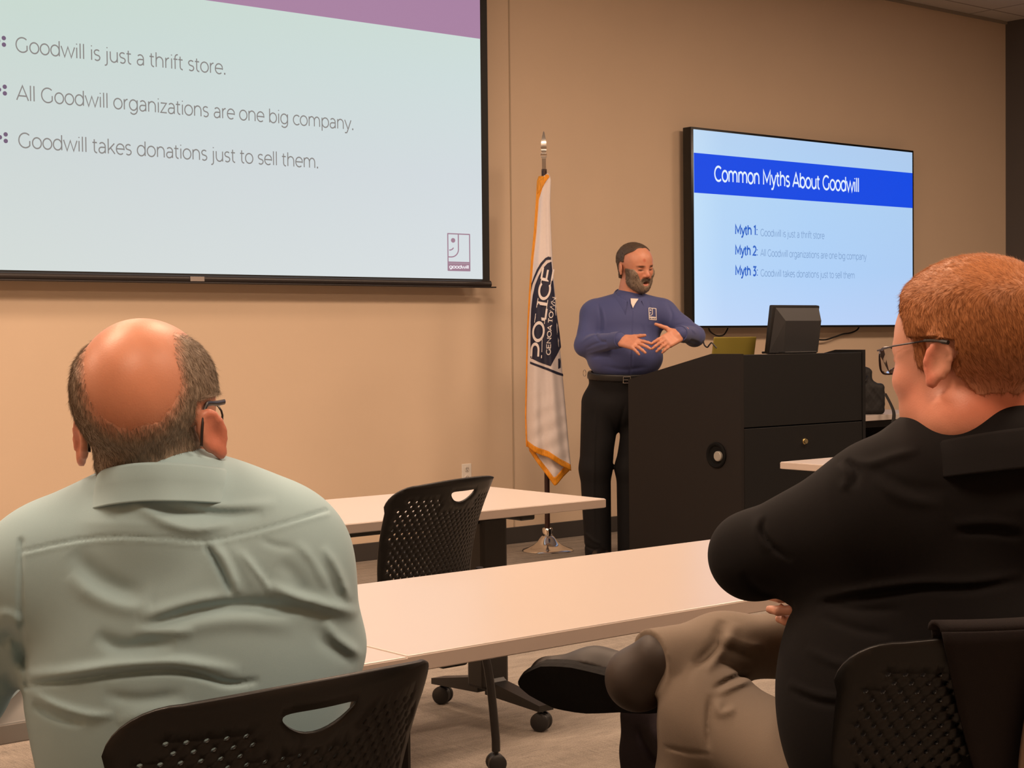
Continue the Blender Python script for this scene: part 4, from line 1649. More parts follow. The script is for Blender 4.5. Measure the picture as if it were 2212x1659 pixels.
    def head_only(p):
        q = (p - hc) @ RHd.T / hs
        d = ell((0, -.014, .045), (.076 * WD, .1, .085))(q)
        d = smin(d, ell((0, .034, .03), (.066 * WD, .066, .072))(q), .04)
        d = smin(d, cap((0, -.02, -.05), (0.01, -.03, -.14), .06, .062)(q), .045)
        return d * hs
    VF = mesh_sdf(hairfn, hc - .19, hc + .19, .003)
    dn = -UZ

    def flow(p):
        v = p - cr
        return v * 3 - RHd[2] * .35 + RHd[0] * .06
    hair_part('hair', VF, M_hair, body, 48000, flow, .0085, (96, 78, 64), (196, 180, 162), .00034, .14, .25, lambda p: .25 + .75 * np.clip(bald(p) / .014, 0, 1), lambda p: np.clip((bald(p) - .001) / .02, 0, 1))
    # a few stray hairs over the crown
    # glasses: temples hooked behind the ears
    gl = []
    for sd in (-1, 1):
        pts = [hc + (RHd[0] * sd * x * (1.0 if sd > 0 else .84) + RHd[1] * y + RHd[2] * z) * hs - np.array(loc) for x, y, z in
               ((.064, .098, .012), (.0705, .05, .016), (.0745, .01, .021), (.0765, -.008, .02), (.0765, -.022, .008), (.0765, -.031, -.008), (.076, -.036, -.024))]
        gl.append(smooth_path(pts, 5))
    M_fr = mat('dark_glasses_frame', (28, 24, 24), .35)
    g = MB().tube([hc + (RHd[0] * x + RHd[1] * .114 + RHd[2] * -.002) * hs - np.array(loc) for x in (-.011, 0, .011)], .0015, 6).build('glasses', M_fr, body, True)
    for p_ in gl:
        MB().tube(p_, .0024, 8, True, (.7, 1.5)).build('temple', M_fr, g, True)
    for sd in (-1, 1):
        pts = [hc + (RHd[0] * (sd * .034 + .023 * math.cos(a)) + RHd[1] * (.112 - .006 * abs(math.cos(a))) + RHd[2] * (-.006 + .019 * math.sin(a))) * hs - np.array(loc) for a in np.linspace(0, 2 * math.pi, 21)]
        MB().tube(pts, .0015, 6, False).build('rim', M_fr, g, True)
    return body


man_green = build_green_shirt_man()
# ------------------------------------------------------------------ seated man in black with crossed arms
def build_black_polo_man():
    hc = P(2096, 783, 2.28)
    R = axes(-35, -2, 0)
    hs = 1.067
    WD, LD = .98, 1.06
    head = head_fn(hc, R, hs, WD, LD, 1.1, es=.88, eo=20)
    T = axes(-28)
    neck = su(.03, cap(P(2118, 870, 2.30), P(2150, 1000, 2.31), .076, .084), cap(P(2072, 905, 2.26), P(2110, 985, 2.28), .053, .06))
    # torso
    back = ell(P(2110, 1170, 2.36), (.225, .135, .22), T)
    low = ell(P(2015, 1500, 2.36), (.235, .215, .27), T)
    traps = su(.05, cap(P(2130, 1040, 2.31), P(1925, 1090, 2.26), .07, .075), cap(P(2150, 1040, 2.31), P(2350, 1075, 2.45), .07, .075))
    shL = P(1880, 1110, 2.26)
    shR = P(2420, 1130, 2.48)
    eL = P(1628, 1200, 2.42)
    wL = P(1800, 1235, 2.68)
    eR = LC(.87, 2.72, .96)
    wR = P(1800, 1300, 2.54)
    armL = su(.03, cap(shL, eL, .086, .062), cap(eL, wL, .06, .045))
    armR = su(.03, cap(shR, eR, .082, .066), cap(eR, eR + (wR - eR) * .8, .058, .042))
    base = su(.08, back, low, traps)
    base = su(.05, base, armL, armR)
    base_in = base
    base = su(.04, base, cap(P(2160, 1060, 2.29), P(2142, 1000, 2.285), .112, .1))
    bc = P(2050, 1250, 2.3)

    def front(p):
        return np.clip(((P(1900, 1250, 2.4) - p) @ FH + .12) / .1, 0, 1)
    folds = [
        ([(1652, 1118), (1648, 1150), (1672, 1182), (1712, 1212)], -.006, 6, False),
        ([(1640, 1112), (1634, 1150), (1660, 1192)], .003, 9, False),
        ([(1985, 972), (1930, 985), (1880, 1000), (1835, 992)], .004, 10, False),
        ([(1830, 992), (1850, 1020), (1846, 1056)], -.006, 8, False),
        ([(1812, 1000), (1826, 1030), (1822, 1062)], .005, 8, False),
        ([(1880, 1010), (1960, 1050), (2060, 1060)], -.004, 13, False),
        ([(1890, 1030), (1950, 1075), (2040, 1090)], .004, 13, False),
        ([(1760, 1292), (1870, 1272), (1990, 1258), (2100, 1256), (2212, 1238)], .005, 9, False),
        ([(1760, 1306), (1870, 1288), (1990, 1274), (2100, 1272), (2212, 1254)], -.006, 9, False),
        ([(1780, 1300), (1860, 1318), (1950, 1318)], -.004, 9, False),
        ([(1770, 1330), (1850, 1360), (1930, 1372)], -.003, 10, False),
        ([(2060, 1150), (2140, 1148), (2212, 1158)], -.006, 9, False),
        ([(2050, 1132), (2140, 1128), (2212, 1136)], .004, 10, False),
        ([(1700, 1475), (1760, 1500), (1830, 1512)], .003, 9, False),
        ([(1705, 1488), (1765, 1514), (1835, 1524)], -.003, 8, False),
        ([(1740, 1400), (1800, 1430), (1850, 1436)], .003, 10, False),
        ([(1672, 1440), (1650, 1500), (1640, 1560)], -.0015, 4, False),
        ([(1720, 1310), (1690, 1330), (1678, 1352)], -.005, 10, False),
        ([(1600, 1240), (1640, 1275), (1690, 1285)], -.005, 10, False),
    ]
    shirt0 = with_folds(base, folds, front)
    shirt = lambda p: np.maximum(shirt0(p), .54 - p[:, 2])
    # legs: left foot on the floor, right ankle laid over the left knee
    hp = LC(.60, 2.36, .57)
    kL = P(1530, 1542, 2.62)
    aL = LC(.22, 2.70, .1)
    kR = LC(.60, 2.83, .715)
    aR = P(1442, 1420, 2.66)
    legL = su(.05, cap(hp + T[0] * -.1, kL, .092, .07), cap(kL, aL, .07, .06))
    ax_r = aR - P(1560, 1400, 2.72)
    ax_r /= np.linalg.norm(ax_r)
    hem = aR + ax_r * .035
    legR = su(.05, cap(hp + T[0] * .12, kR, .095, .075), cap(kR, P(1560, 1400, 2.72), .066, .05), cap(P(1560, 1400, 2.72), aR + ax_r * .03, .05, .051))
    seat_ = ell(hp, (.2, .17, .13), T)
    legs0 = su(.03, su(.05, seat_, lambda p: np.maximum(legL(p), .085 - p[:, 2])), lambda p: np.maximum(legR(p), (p - hem) @ ax_r))
    legs_in = su(.03, su(.05, seat_, legL), legR)
    lf = [
        ([(1500, 1440), (1545, 1390), (1560, 1340)], -.009, 11, False),
        ([(1520, 1450), (1565, 1400), (1590, 1345)], .007, 12, False),
        ([(1540, 1388), (1590, 1412), (1640, 1430)], -.006, 9, False),
        ([(1560, 1372), (1610, 1392), (1660, 1400)], .006, 10, False),
        ([(1400, 1380), (1418, 1410), (1412, 1450)], -.003, 6, False),
        ([(1540, 1490), (1575, 1470), (1625, 1450)], -.005, 6, False),
        ([(1550, 1500), (1590, 1482), (1625, 1468)], .004, 6, False),
        ([(1536, 1500), (1530, 1560), (1532, 1620)], -.006, 7, False),
        ([(1552, 1510), (1556, 1540), (1590, 1530)], .006, 9, False),
        ([(1430, 1612), (1480, 1624), (1540, 1630)], -.003, 4, False),
    ]
    legs = with_folds(legs0, lf, lambda p: np.ones(len(p)))

    def trz(p):
        d = np.maximum(legs(p), p[:, 2] - .86)
        # hem at the crossed ankle
        return d
    trousers = trz
    # shoe on the crossed foot: heel at the ankle, toe to the left and away, sole toward the viewer
    toe = P(1138, 1476, 2.85)
    heel = P(1428, 1506, 2.69)
    fd = toe - heel
    Ls = np.linalg.norm(fd)
    fd /= Ls
    fu = UZ * .36 + FH * .9 + ax_r * -.1
    fu -= fd * (fu @ fd)
    fu /= np.linalg.norm(fu)
    fs = np.cross(fd, fu)
    RS = np.array([fs, fd, fu])
    fc = (heel + toe) / 2
    # bare shapes under the clothes
    hL = hand_fns(wL, np.array([FH * .3 - UZ * .95, (wL - eL) / np.linalg.norm(wL - eL), np.cross(FH * .3 - UZ * .95, (wL - eL) / np.linalg.norm(wL - eL))]), 1.0, -1, (.5, .55, .6, .6), .06)
    ya = (wR - eR) / np.linalg.norm(wR - eR)
    xa = UZ - ya * (UZ @ ya)
    xa /= np.linalg.norm(xa)
    hR = hand_fns(wR - ya * .055, np.array([xa, ya, np.cross(xa, ya)]), .95, 1, (.6, .65, .7, .7), .05)
    forR = cap(eR + (wR - eR) * .6, wR, .042, .033)
    foot = su(.03, cap(aR, heel + fu * .05 + fd * .04, .032, .03), cap(heel + fu * .045, toe - fd * .06 + fu * .03, .038, .028))
    skin = su(.025, head, neck)
    skin = su(.03, skin, off(base_in, -.025))
    skin = su(.03, skin, off(legs_in, -.028))
    skin = su(.012, skin, hL, hR, forR, foot, cap(aL, aL - UZ * .05 + T[1] * .1, .04, .03))
    pts_ = [hc, eL, eR, wL, wR, hp, kL, kR, aL, aR, toe, shR, shL]
    V, F = mesh_sdf(skin, np.minimum.reduce(pts_) - .3, np.maximum.reduce(pts_) + .3, .005)
    V[:, 2] = np.maximum(V[:, 2], .004)
    q = (V - hc) @ R.T / hs
    ears = np.clip((np.abs(q[:, 0]) - .079) / .008, 0, 1) * (np.abs(q[:, 2]) < .06)
    nape = blob(V, P(2200, 880, 2.2), (.11, .12, .03), None, .7)
    stub = blob(q, np.array([0, .075, -.09]), (.075, .06, .05), None, .4)
    cheek = blob(q, np.array([-.055, .06, -.03]), (.05, .05, .045), None, .6)
    col = colour_mix((206, 150, 128), V, [(cheek * .45, (205, 128, 110)), (ears * .65, (206, 116, 96)), (nape * .6, (214, 112, 82)), (stub * .6, (150, 98, 70))], 4.0, .06)
    loc = tuple(LC(.60, 2.36, 0))
    body = raw_mesh('person', V - np.array(loc), F, M_skin, None, True, col)
    body.location = loc
    tag(body, 'red-haired man with glasses in a black polo shirt seated with crossed arms and legs', 'person')
    M_polo = mat('black_polo_knit', (15, 13, 14), .9, spec=.2, bump=(1400, .12), noise=(1200, .06))
    sp_ = [shL, shR, eL, eR, wL, wR, P(2015, 1700, 2.28), P(1640, 1500, 2.2)]
    lo = np.minimum.reduce(sp_) - .22
    hi = np.maximum.reduce(sp_) + .22
    lo[2], hi[2] = .52, 1.22
    skin_part('polo_shirt', mesh_sdf(shirt, lo, hi, .0042), M_polo, body)
    # folded collar
    cR = axes(-34, 0, 0)
    cc = P(2130, 958, 2.275)
    V2, F2 = [], []
    nu = 60
    prof = [(.089, -.012), (.0905, .016), (.092, .026), (.0955, .029), (.1, .025), (.109, .004), (.119, -.02), (.12, -.0225), (.117, -.024), (.104, -.006)]
    for i in range(nu):
        a = -math.pi / 2 + (i / (nu - 1) - .5) * 5.4
        for r_, h_ in prof:
            dip = .021 * (1 + math.sin(a))
            V2.append(cc + cR[0] * math.cos(a) * r_ + cR[1] * math.sin(a) * r_ * 1.0 + cR[2] * (h_ - dip))
    k = len(prof)
    for i in range(nu - 1):
        for j in range(k):
            F2.append((i * k + j, i * k + (j + 1) % k, (i + 1) * k + (j + 1) % k, (i + 1) * k + j))
    skin_part('collar', (np.array(V2), np.array(F2)), M_polo, body)
    M_khaki = mat('khaki_twill', (112, 99, 86), .85, bump=(900, .2), noise=(700, .04))
    tp = [hp, kL, kR, aL, aR]
    skin_part('trousers', mesh_sdf(trousers, np.minimum.reduce(tp) - .24, np.maximum.reduce(tp) + .24, .0048), M_khaki, body)
    M_shoe = mat('dark_brown_leather', (34, 28, 25), .6, noise=(30, .12))
    M_sole = mat('black_rubber_sole', (14, 13, 13), .8, bump=(60, .8), spec=.2)

    def shoe_at(fc, RS, Ls, ank, nm):
        q0 = lambda p: (p - fc) @ RS.T

        def upper(p):
            q = q0(p)
            d = cap((0, -Ls * .36, .04), (0, Ls * .05, .04), .043, .046)(q)
            d = smin(d, cap((0, Ls * .05, .034), (.004, Ls * .36, .03), .047, .036)(q), .03)
            d = smin(d, cap((0, -Ls * .3, .045), (0, -Ls * .27, .085), .04, .038)(q), .03)
            d = np.maximum(d, .012 - q[:, 2])
            return np.maximum(d, q[:, 2] - .105)
        VF = mesh_sdf(upper, fc - .26, fc + .26, .0045)
        s_ = skin_part(nm, VF, M_shoe, body)
        out = []
        for k in range(40):
            a = 2 * math.pi * k / 40
            y = math.sin(a) * Ls * .5
            w_ = np.interp(y / Ls, [-.5, -.42, -.15, .1, .3, .45, .5], [.028, .041, .038, .049, .05, .034, .018])
            out.append((math.copysign(abs(math.cos(a)) ** .6, math.cos(a)) * w_, y))
        g = bmesh.new()
        rings = []
        for h_, sc_ in ((.016, 1.0), (.004, 1.02), (-.006, 1.0)):
            rings.append([g.verts.new(Vector(fc - np.array(loc) + RS[0] * x * sc_ + RS[1] * y * sc_ + RS[2] * h_)) for x, y in out])
        for i in range(2):
            for k in range(40):
                g.faces.new((rings[i][k], rings[i][(k + 1) % 40], rings[i + 1][(k + 1) % 40], rings[i + 1][k]))
        g.faces.new(rings[0])
        g.faces.new(rings[-1][::-1])
        bmesh.ops.recalc_face_normals(g, faces=g.faces)
        me = bpy.data.meshes.new('sole')
        g.to_mesh(me)
        g.free()
        link('sole', me, M_sole, s_)
        return s_
    shoe_at(fc, RS, Ls + .03, aR, 'shoe')
    shoe_at(LC(0, 0, 0) * 0 + np.array([aL[0], aL[1], .008]) + T[1] * .075, T, .3, aL, 'shoe')
    hq = P(1378, 1466, 2.675)
    shaft = su(.02, cap(aR - ax_r * .02, aR + ax_r * .015, .041, .041), cap(aR + ax_r * .015, hq, .042, .05), cap(hq, heel + fu * .04 + fd * .06, .05, .042))
    skin_part('boot_shaft', mesh_sdf(shaft, aR - .26, aR + .26, .005), mat('brown_boot_leather', (44, 33, 26), .58, noise=(40, .15)), body)
    # cropped red hair
    cr = hc + (R[2] * .045 - R[1] * .014) * hs

    def head_only(p):
        q = (p - hc) @ R.T / hs
        d = ell((0, -.014 * LD, .045), (.076 * WD, .097 * LD, .085))(q)
        d = smin(d, ell((0, .034 * LD, .03), (.066 * WD, .064 * LD, .072))(q), .04)
        d = smin(d, cap((0, -.03, -.03), (0.0, -.045, -.1), .066, .07)(q), .05)
        return d * hs

    headneck = su(.025, head, neck)

    def hairfn(p):
        q = (p - hc) @ R.T / hs
        thick = .0015 + .0055 * np.clip((q[:, 2] + .07) / .06, 0, 1) + .006 * np.clip((q[:, 2] - .03) / .07, 0, 1)
        d = np.maximum(headneck(p) - thick * np.clip((q[:, 2] + .06) / .05, .15, 1) * np.where((q[:, 1] > -.02) & (q[:, 2] < .035), .35, 1) - .0006 * wobble(p, 110, 3), head_only(p) - .02)
        earz = (np.abs(q[:, 0]) > .066) & (q[:, 1] > -.04) & (q[:, 1] < .01) & (q[:, 2] < .03)
        d = np.where(earz, np.maximum(d, .004), d)
        # nape, ear and temple lines
        low = np.where(q[:, 1] < -.045, -.042, -.042 + (q[:, 1] + .045) * 1.6)
        low = np.minimum(low, .035)
        low = np.where((q[:, 1] > .004) & (q[:, 1] < .03), -.012 + .25 * (q[:, 1] - .004), low)
        low = np.where(q[:, 1] > .035, .035 + (q[:, 1] - .035) * 1.9, low)
        d = np.maximum(d, (low + .003 * wobble(p, 120) - q[:, 2]) * .6)
        return d
    VF = mesh_sdf(hairfn, hc - .2, hc + .2, .0032)

    def flow(p):
        q = (p - hc) @ R.T / hs
        topw = np.clip((q[:, 2] - .06) / .05, 0, 1)[:, None]
        return R[1] * (1.4 * topw - .35) - R[2] * (1 - topw) * .9 + R[0] * .25 * topw + .12 * wobble(p, 60, 5)[:, None] * R[0]
    hair_part('hair', VF, M_hair, body, 60000, flow, .0085, (128, 76, 44), (204, 138, 88), .00032, .16, .2, lambda p: .25 + .75 * np.clip((((p - hc) @ R.T / hs)[:, 2] + .045) / .05, 0, 1), lambda p: .15 + .85 * np.clip((((p - hc) @ R.T / hs)[:, 2] + .045) / .06, 0, 1))
    # stubble along the jaw is part of the skin; wire-rim glasses with black ear tips
    M_wire = mat('dark_wire_frame', (40, 34, 40), .3, .6)
    def G(x, y, z):
        return hc + (R[0] * x * WD + R[1] * y * LD + R[2] * z) * hs - np.array(loc)
    g = MB().tube([G(-.009, .111, .012), G(0, .1125, .015), G(.009, .111, .012)], .0013, 6).build('glasses', M_wire, body, True)
    for sd in (-1, 1):
        MB().tube([G(sd * .062, .1, .02), G(sd * .078, .06, .025), G(sd * .0855, .0, .03)], .0013, 6).build('temple', M_wire, g, True)
    for sd in (-1, 1):
        MB().tube(smooth_path([G(sd * .0855, .004, .03), G(sd * .088, -.012, .0295), G(sd * .09, -.024, .028), G(sd * .0905, -.036, .026)], 4), [.0022] * 9 + [.0032] * 4, 8, True).build('ear_tip', M_black, g, True)
        rim = [G(sd * (.0345 + .0255 * math.copysign(abs(math.cos(a)) ** .7, math.cos(a))), .111 - .012 * (math.cos(a) * .5 + .5), .006 + .0185 * math.copysign(abs(math.sin(a)) ** .7, math.sin(a))) for a in np.linspace(0, 2 * math.pi, 29)]
        MB().tube(rim, .0013, 6, False).build('rim', M_wire, g, True)
        b_ = bmesh.new()
        vs = [b_.verts.new(Vector(p)) for p in rim[:-1]]
        b_.faces.new(vs)
        me = bpy.data.meshes.new('lens')
        b_.to_mesh(me)
        b_.free()
        s_ = link('lens', me, MATS.get('lens') or lens_mat(), g)
        s_.modifiers.new('thickness', 'SOLIDIFY').thickness = .0015
    return body


def lens_mat():
    m = bpy.data.materials.new('lens')
    MATS['lens'] = m
    m.use_nodes = True
    b = m.node_tree.nodes['Principled BSDF']
    b.inputs['Transmission Weight'].default_value = 1.0
    b.inputs['Roughness'].default_value = .02
    b.inputs['IOR'].default_value = 1.2
    b.inputs['Base Color'].default_value = (.82, .84, .88, 1)
    return m


man_black = build_black_polo_man()
# ------------------------------------------------------------------ the speaker standing behind the lectern
def build_speaker():
    D = 9.0
    hs = 1.06
    hc = P(1371, 579, D)
    R = axes(180 - 36, -9, -4)       # faces the room, turned to the right of the picture and looking down
    B = axes(180 - 10)
    head = head_fn(hc, R, hs, 1.06, 1.0, 1.12, .006)
    neck = cap(hc - R[2] * .06 - R[1] * .012, P(1358, 655, D + .03), .066, .072)
    chest = ell(P(1354, 706, D + .03), (.198, .128, .17), B)
    belly = ell(P(1350, 772, D - .01), (.215, .168, .145), B)
    sR, sL = P(1281, 680, D + .05), P(1436, 678, D + .02)
    yoke = su(.05, cap(sR, sL, .068, .066), cap(P(1352, 650, D + .04), P(1292, 668, D + .05), .05, .058), cap(P(1364, 648, D + .03), P(1424, 666, D + .02), .05, .056))
    eR, eL = P(1265, 746, D - .02), P(1500, 726, D - .1)
    wR, wL = P(1338, 734, D - .30), P(1470, 721, D - .30)
    aR = su(.025, cap(sR, eR, .07, .061), cap(eR, wR, .059, .04))
    aL = su(.025, cap(sL, eL, .067, .055), cap(eL, wL, .055, .04))
    base = su(.06, chest, belly, yoke)
    base = su(.03, base, aR, aL)
    base_in = base
    base = su(.03, base, cap(P(1356, 664, D + .03), P(1359, 645, D + .025), .085, .074))

    def front(p):
        return np.clip(((P(1350, 740, D + .03) - p) @ FH + .02) / .04, 0, 1)
    folds = [
        ([(1366, 672), (1364, 720), (1362, 770), (1360, 815)], -.002, 1.2, True),
        ([(1369, 672), (1368, 720), (1366, 770), (1364, 815)], .0025, 1.6, True),
        ([(1292, 655), (1298, 690), (1296, 722)], -.006, 3, False),
        ([(1300, 660), (1306, 695), (1304, 722)], .004, 3, False),
        ([(1252, 742), (1275, 726), (1306, 716)], .004, 3, False),
        ([(1262, 755), (1288, 742), (1320, 736)], -.005, 3, False),
        ([(1268, 764), (1300, 756), (1322, 748)], .004, 3, False),
        ([(1278, 774), (1300, 768), (1320, 770)], -.005, 3.5, False),
        ([(1284, 716), (1296, 735), (1320, 742)], -.005, 3, False),
        ([(1440, 652), (1452, 680), (1446, 700)], -.005, 3, False),
        ([(1455, 690), (1475, 684), (1498, 694)], .004, 3, False),
        ([(1458, 704), (1482, 700), (1508, 708)], -.004, 3, False),
        ([(1476, 740), (1492, 736), (1510, 742)], -.005, 3, False),
        ([(1480, 716), (1494, 712), (1506, 722)], .004, 2.5, False),
        ([(1300, 790), (1350, 798), (1400, 792)], -.004, 4, False),
        ([(1385, 700), (1400, 740), (1410, 775)], -.003, 4, False),
        ([(1400, 650), (1408, 676), (1404, 700)], -.003, 2.5, False),
    ]
    shirt = with_folds(base, folds, front)
    # belt plane: lower in front under the belly
    bp0 = P(1262, 799, D)
    bp1 = P(1353, 820, D - .165)
    bx_ = bp1 - bp0
    lat = B[0]
    bn = np.cross(lat, B[1] - UZ * .10)
    bn /= np.linalg.norm(bn)
    if bn[2] < 0:
        bn = -bn
    waist = P(1350, 812, D - .05)

    def shirt_cut(p):
        return np.maximum(shirt(p), (waist - bn * .012 - p) @ bn)
    hips = ell(P(1347, 868, D + .02), (.2, .15, .16), B)
    tb = ell(P(1350, 812, D - .005), (.207, .155, .12), B)
    kR, kL = P(1286, 1012, D), P(1364, 1012, D + .02)
    fR, fL = P(1292, 1192, D + .03), P(1362, 1192, D + .05)
    legs0 = su(.04, su(.06, hips, tb), cap(P(1300, 872, D + .02), kR, .115, .088), cap(P(1392, 872, D + .03), kL, .115, .086))
    legs0 = su(.03, legs0, cap(kR, fR, .086, .074), cap(kL, fL, .084, .072))
    lf = [([(1290, 860), (1284, 950), (1282, 1060), (1284, 1180)], .005, 3, False),
          ([(1350, 870), (1340, 920), (1330, 980)], -.006, 4, False),
          ([(1262, 1150), (1282, 1168), (1300, 1176)], .006, 3, False),
          ([(1258, 1175), (1280, 1186), (1306, 1188)], -.006, 3, False),
          ([(1310, 900), (1330, 930), (1326, 990)], -.005, 4, False)]
    legs1 = with_folds(legs0, lf, lambda p: np.ones(len(p)))

    def trousers(p):
        return np.maximum(np.maximum(legs1(p), (p - waist - bn * .012) @ bn), .03 - p[:, 2])
    # hands
    yR = P(1386, 747, D - .40) - wR
    yR /= np.linalg.norm(yR)
    nR = UZ * .62 - FH * .78           # back of the right hand faces the room, tipped up
    nR -= yR * (nR @ yR)
    nR /= np.linalg.norm(nR)
    xR = np.cross(yR, nR)
    if xR @ UZ < 0:
        xR = -xR
    hR = hand_fns(wR + yR * .015, np.array([xR, yR, nR]), 1.02, 1, (.12, .2, .3, .38), .17, (.5, .85, .15))
    yL = P(1424, 746, D - .40) - wL
    yL /= np.linalg.norm(yL)
    nL = UZ * .35 - FH * .9
    nL -= yL * (nL @ yL)
    nL /= np.linalg.norm(nL)
    xL = np.cross(yL, nL)
    if xL @ UZ < 0:
        xL = -xL
    hL = hand_fns(wL + yL * .015, np.array([xL, yL, nL]), 1.05, 1, (.28, .3, .34, .4), .07, (.95, .45, .1))
    skin = su(.02, head, neck)
    skin = su(.03, skin, off(base_in, -.03))
    skin = su(.03, skin, off(legs0, -.03))
    skin = su(.01, skin, hR, hL)
    pts_ = [hc + UZ * .1, eR, eL, fR - UZ * .12, fL - UZ * .12, wR, wL, hc]
    V, F = mesh_sdf(skin, np.minimum.reduce(pts_) - .22, np.maximum.reduce(pts_) + .22, .005)
    V[:, 2] = np.maximum(V[:, 2], .01)
    q = (V - hc) @ R.T / hs
    lips = blob(q, np.array([0, .096, -.0765]), (.018, .02, .0055), None, .3)
    brows_shade = np.maximum(blob(q, np.array([-.033, .085, .0205]), (.022, .03, .006), None, .3), blob(q, np.array([.033, .085, .0205]), (.022, .03, .006), None, .3))  # brow hair, enlarged so its colour also paints the brow ridge's shade
    lash_shade = np.maximum(blob(q, np.array([-.032, .088, .0]), (.015, .03, .0036), None, .4), blob(q, np.array([.032, .088, .0]), (.015, .03, .0036), None, .4))  # lashes, widened to paint the shaded eye slits
    mouth = blob(q, np.array([0, .09, -.067]), (.017, .03, .0045), None, .3)
    red = np.maximum(blob(q, np.array([-.04, .07, -.025]), (.028, .03, .022), None, .7), blob(q, np.array([.04, .07, -.025]), (.028, .03, .022), None, .7))
    spot = blob(q, np.array([.018, .09, .052]), (.008, .02, .009), None, .4)
    nose = blob(q, np.array([0, .11, -.025]), (.016, .02, .014), None, .7)
    col = colour_mix((196, 136, 110), V, [(red * .4, (192, 106, 84)), (nose * .4, (194, 104, 82)), (spot * .7, (176, 88, 66)), (brows_shade * .85, (66, 44, 34)),
                                          (lash_shade, (48, 32, 26)), (mouth, (52, 26, 24)), (lips * .8, (188, 116, 106))], 6.0, .05)
    loc = (float(hips_c[0]), float(hips_c[1]), 0.0) if False else tuple(np.array([*(P(1345, 870, D + .02)[:2]), 0.0]))
    body = raw_mesh('person', V - np.array(loc), F, M_skin, None, True, col)
    body.location = loc
    tag(body, 'bearded man in a blue shirt standing at the lectern and gesturing with both hands', 'person')
    M_blue_cloth = mat('blue_cotton_shirt', (62, 70, 120), .75, bump=(1200, .1), sheen=.15)
    lo = np.minimum.reduce([eR, eL, wR, wL, sR, sL, waist]) - .2
    hi = np.maximum.reduce([eR, eL, wR, wL, sR, sL, waist]) + .22
    so = skin_part('shirt', mesh_sdf(shirt_cut, lo, hi, .005), M_blue_cloth, body)
    # cuffs
    for w_, e_ in ((wR, eR), (wL, eL)):
        d = (w_ - e_) / np.linalg.norm(w_ - e_)
        MB().tube([Vector(w_ - d * .055 - np.array(loc)), Vector(w_ + d * .012 - np.array(loc))], [.0475, .0445], 24, True).build('cuff', M_blue_cloth, body, True)
    # open collar, two leaves, with a white undershirt in the gap
    CR = axes(180 - 14, -6, 0)
    cc = P(1361, 633, D + .012)
    V2, F2 = [], []
    nu = 50
    prof = [(.078, -.03), (.0795, .012), (.0815, .021), (.085, .0225), (.09, .016), (.106, -.014), (.118, -.04), (.1175, -.044), (.108, -.034), (.092, .0)]
    for i in range(nu):
        t = (i / (nu - 1) - .5) * 2
        a = -math.pi / 2 + t * 2.62
        open_ = max(0, math.sin(a)) ** 2
        for r_, h_ in prof:
            point = (1 + .28 * abs(t) ** 6) if h_ < -.01 else 1
            dip = .024 * (1 + math.sin(a)) + .02 * open_
            hh = h_ * point - dip
            V2.append(cc + CR[0] * math.cos(a) * r_ * 1.0 + CR[1] * (math.sin(a) * r_ * .98 + .012 * open_) + CR[2] * hh)
    k = len(prof)
    for i in range(nu - 1):
        for j in range(k):
            F2.append((i * k + j, i * k + (j + 1) % k, (i + 1) * k + (j + 1) % k, (i + 1) * k + j))
    skin_part('collar', (np.array(V2), np.array(F2)), M_blue_cloth, body)

    def hit(x, y, fn, d0=8.5, d1=9.2):
        ds = np.linspace(d0, d1, 500)
        v = fn(np.stack([P(x, y, d) for d in ds]))
        k = np.argmax(v < 0)
        return float(ds[k])

    def laid(U, lift):
        out = []
        for x, y in U:
            out.append(P(x, y, hit(x, y, shirt) - lift))
        return np.array(out) - np.array(loc)
    # undershirt wedge
    us = [(1362, 645), (1379, 646), (1372, 656), (1367, 666), (1363, 656)]
    UV = np.array([P(x, y, min(hit(x, y, shirt), hit(x, y, skin)) - .006) for x, y in us]) - np.array(loc)
    bm_ = bmesh.new()
    vs = [bm_.verts.new(Vector(p)) for p in UV]
    bm_.faces.new(vs)
    me = bpy.data.meshes.new('undershirt')
    bm_.to_mesh(me)
    bm_.free()
    o = link('undershirt', me, mat('white_undershirt', (226, 214, 208), .8), body)
    o.modifiers.new('thickness', 'SOLIDIFY').thickness = .004
    # embroidered badge on the chest
    Mw = mat('white_embroidery', (214, 206, 204), .7)

    def badge(U, k):
        P_ = []
        for x, y in U:
            P_.append((1402.5 + x * 15.5 + (y) * -.6, 690 - y * 16.2 + x * 1.4))
        return laid(P_, .0035 + .001 * k)
    smile_logo('shirt_badge', 0, 1, 0, 1.55, badge, Mw, mat('navy_embroidery', (40, 44, 84), .7), body, .1)
    M_trs = mat('black_trousers', (16, 15, 17), .8, bump=(900, .15), spec=.3)
    tp = [kR, kL, fR, fL, P(1250, 800, D), P(1445, 800, D), hips_point(D)]
    lo = np.minimum.reduce(tp) - .25
    hi = np.maximum.reduce(tp) + .25
    lo[2] = 0
    hi[2] = 1.2
    skin_part('trousers', mesh_sdf(trousers, lo, hi, .0065), M_trs, body)

    def belt(p):
        d = np.minimum(legs1(p), base(p) - .002)
        return np.maximum(np.maximum(d - .006, -(d + .012)), np.abs((p - waist) @ bn) - .019)
    skin_part('belt', mesh_sdf(belt, waist - .3, waist + .3, .005), mat('black_belt_leather', (20, 18, 18), .4), body)
    # buckle: open metal frame, and a key ring at the hip
    g = MB()
    bdist = lambda p: np.minimum(legs1(p), base(p) - .002) - .006
    bc = P(1354.5, 821, hit(1354.5, 821, bdist) - .004)
    u_, v_ = B[0] * -1.0, np.cross(B[0], B[1])
    v_ = bn
    cs_ = [bc + u_ * a * .02 + v_ * b * .017 - np.array(loc) for a, b in ((-1, -1), (1, -1), (1, 1), (-1, 1), (-1, -1))]
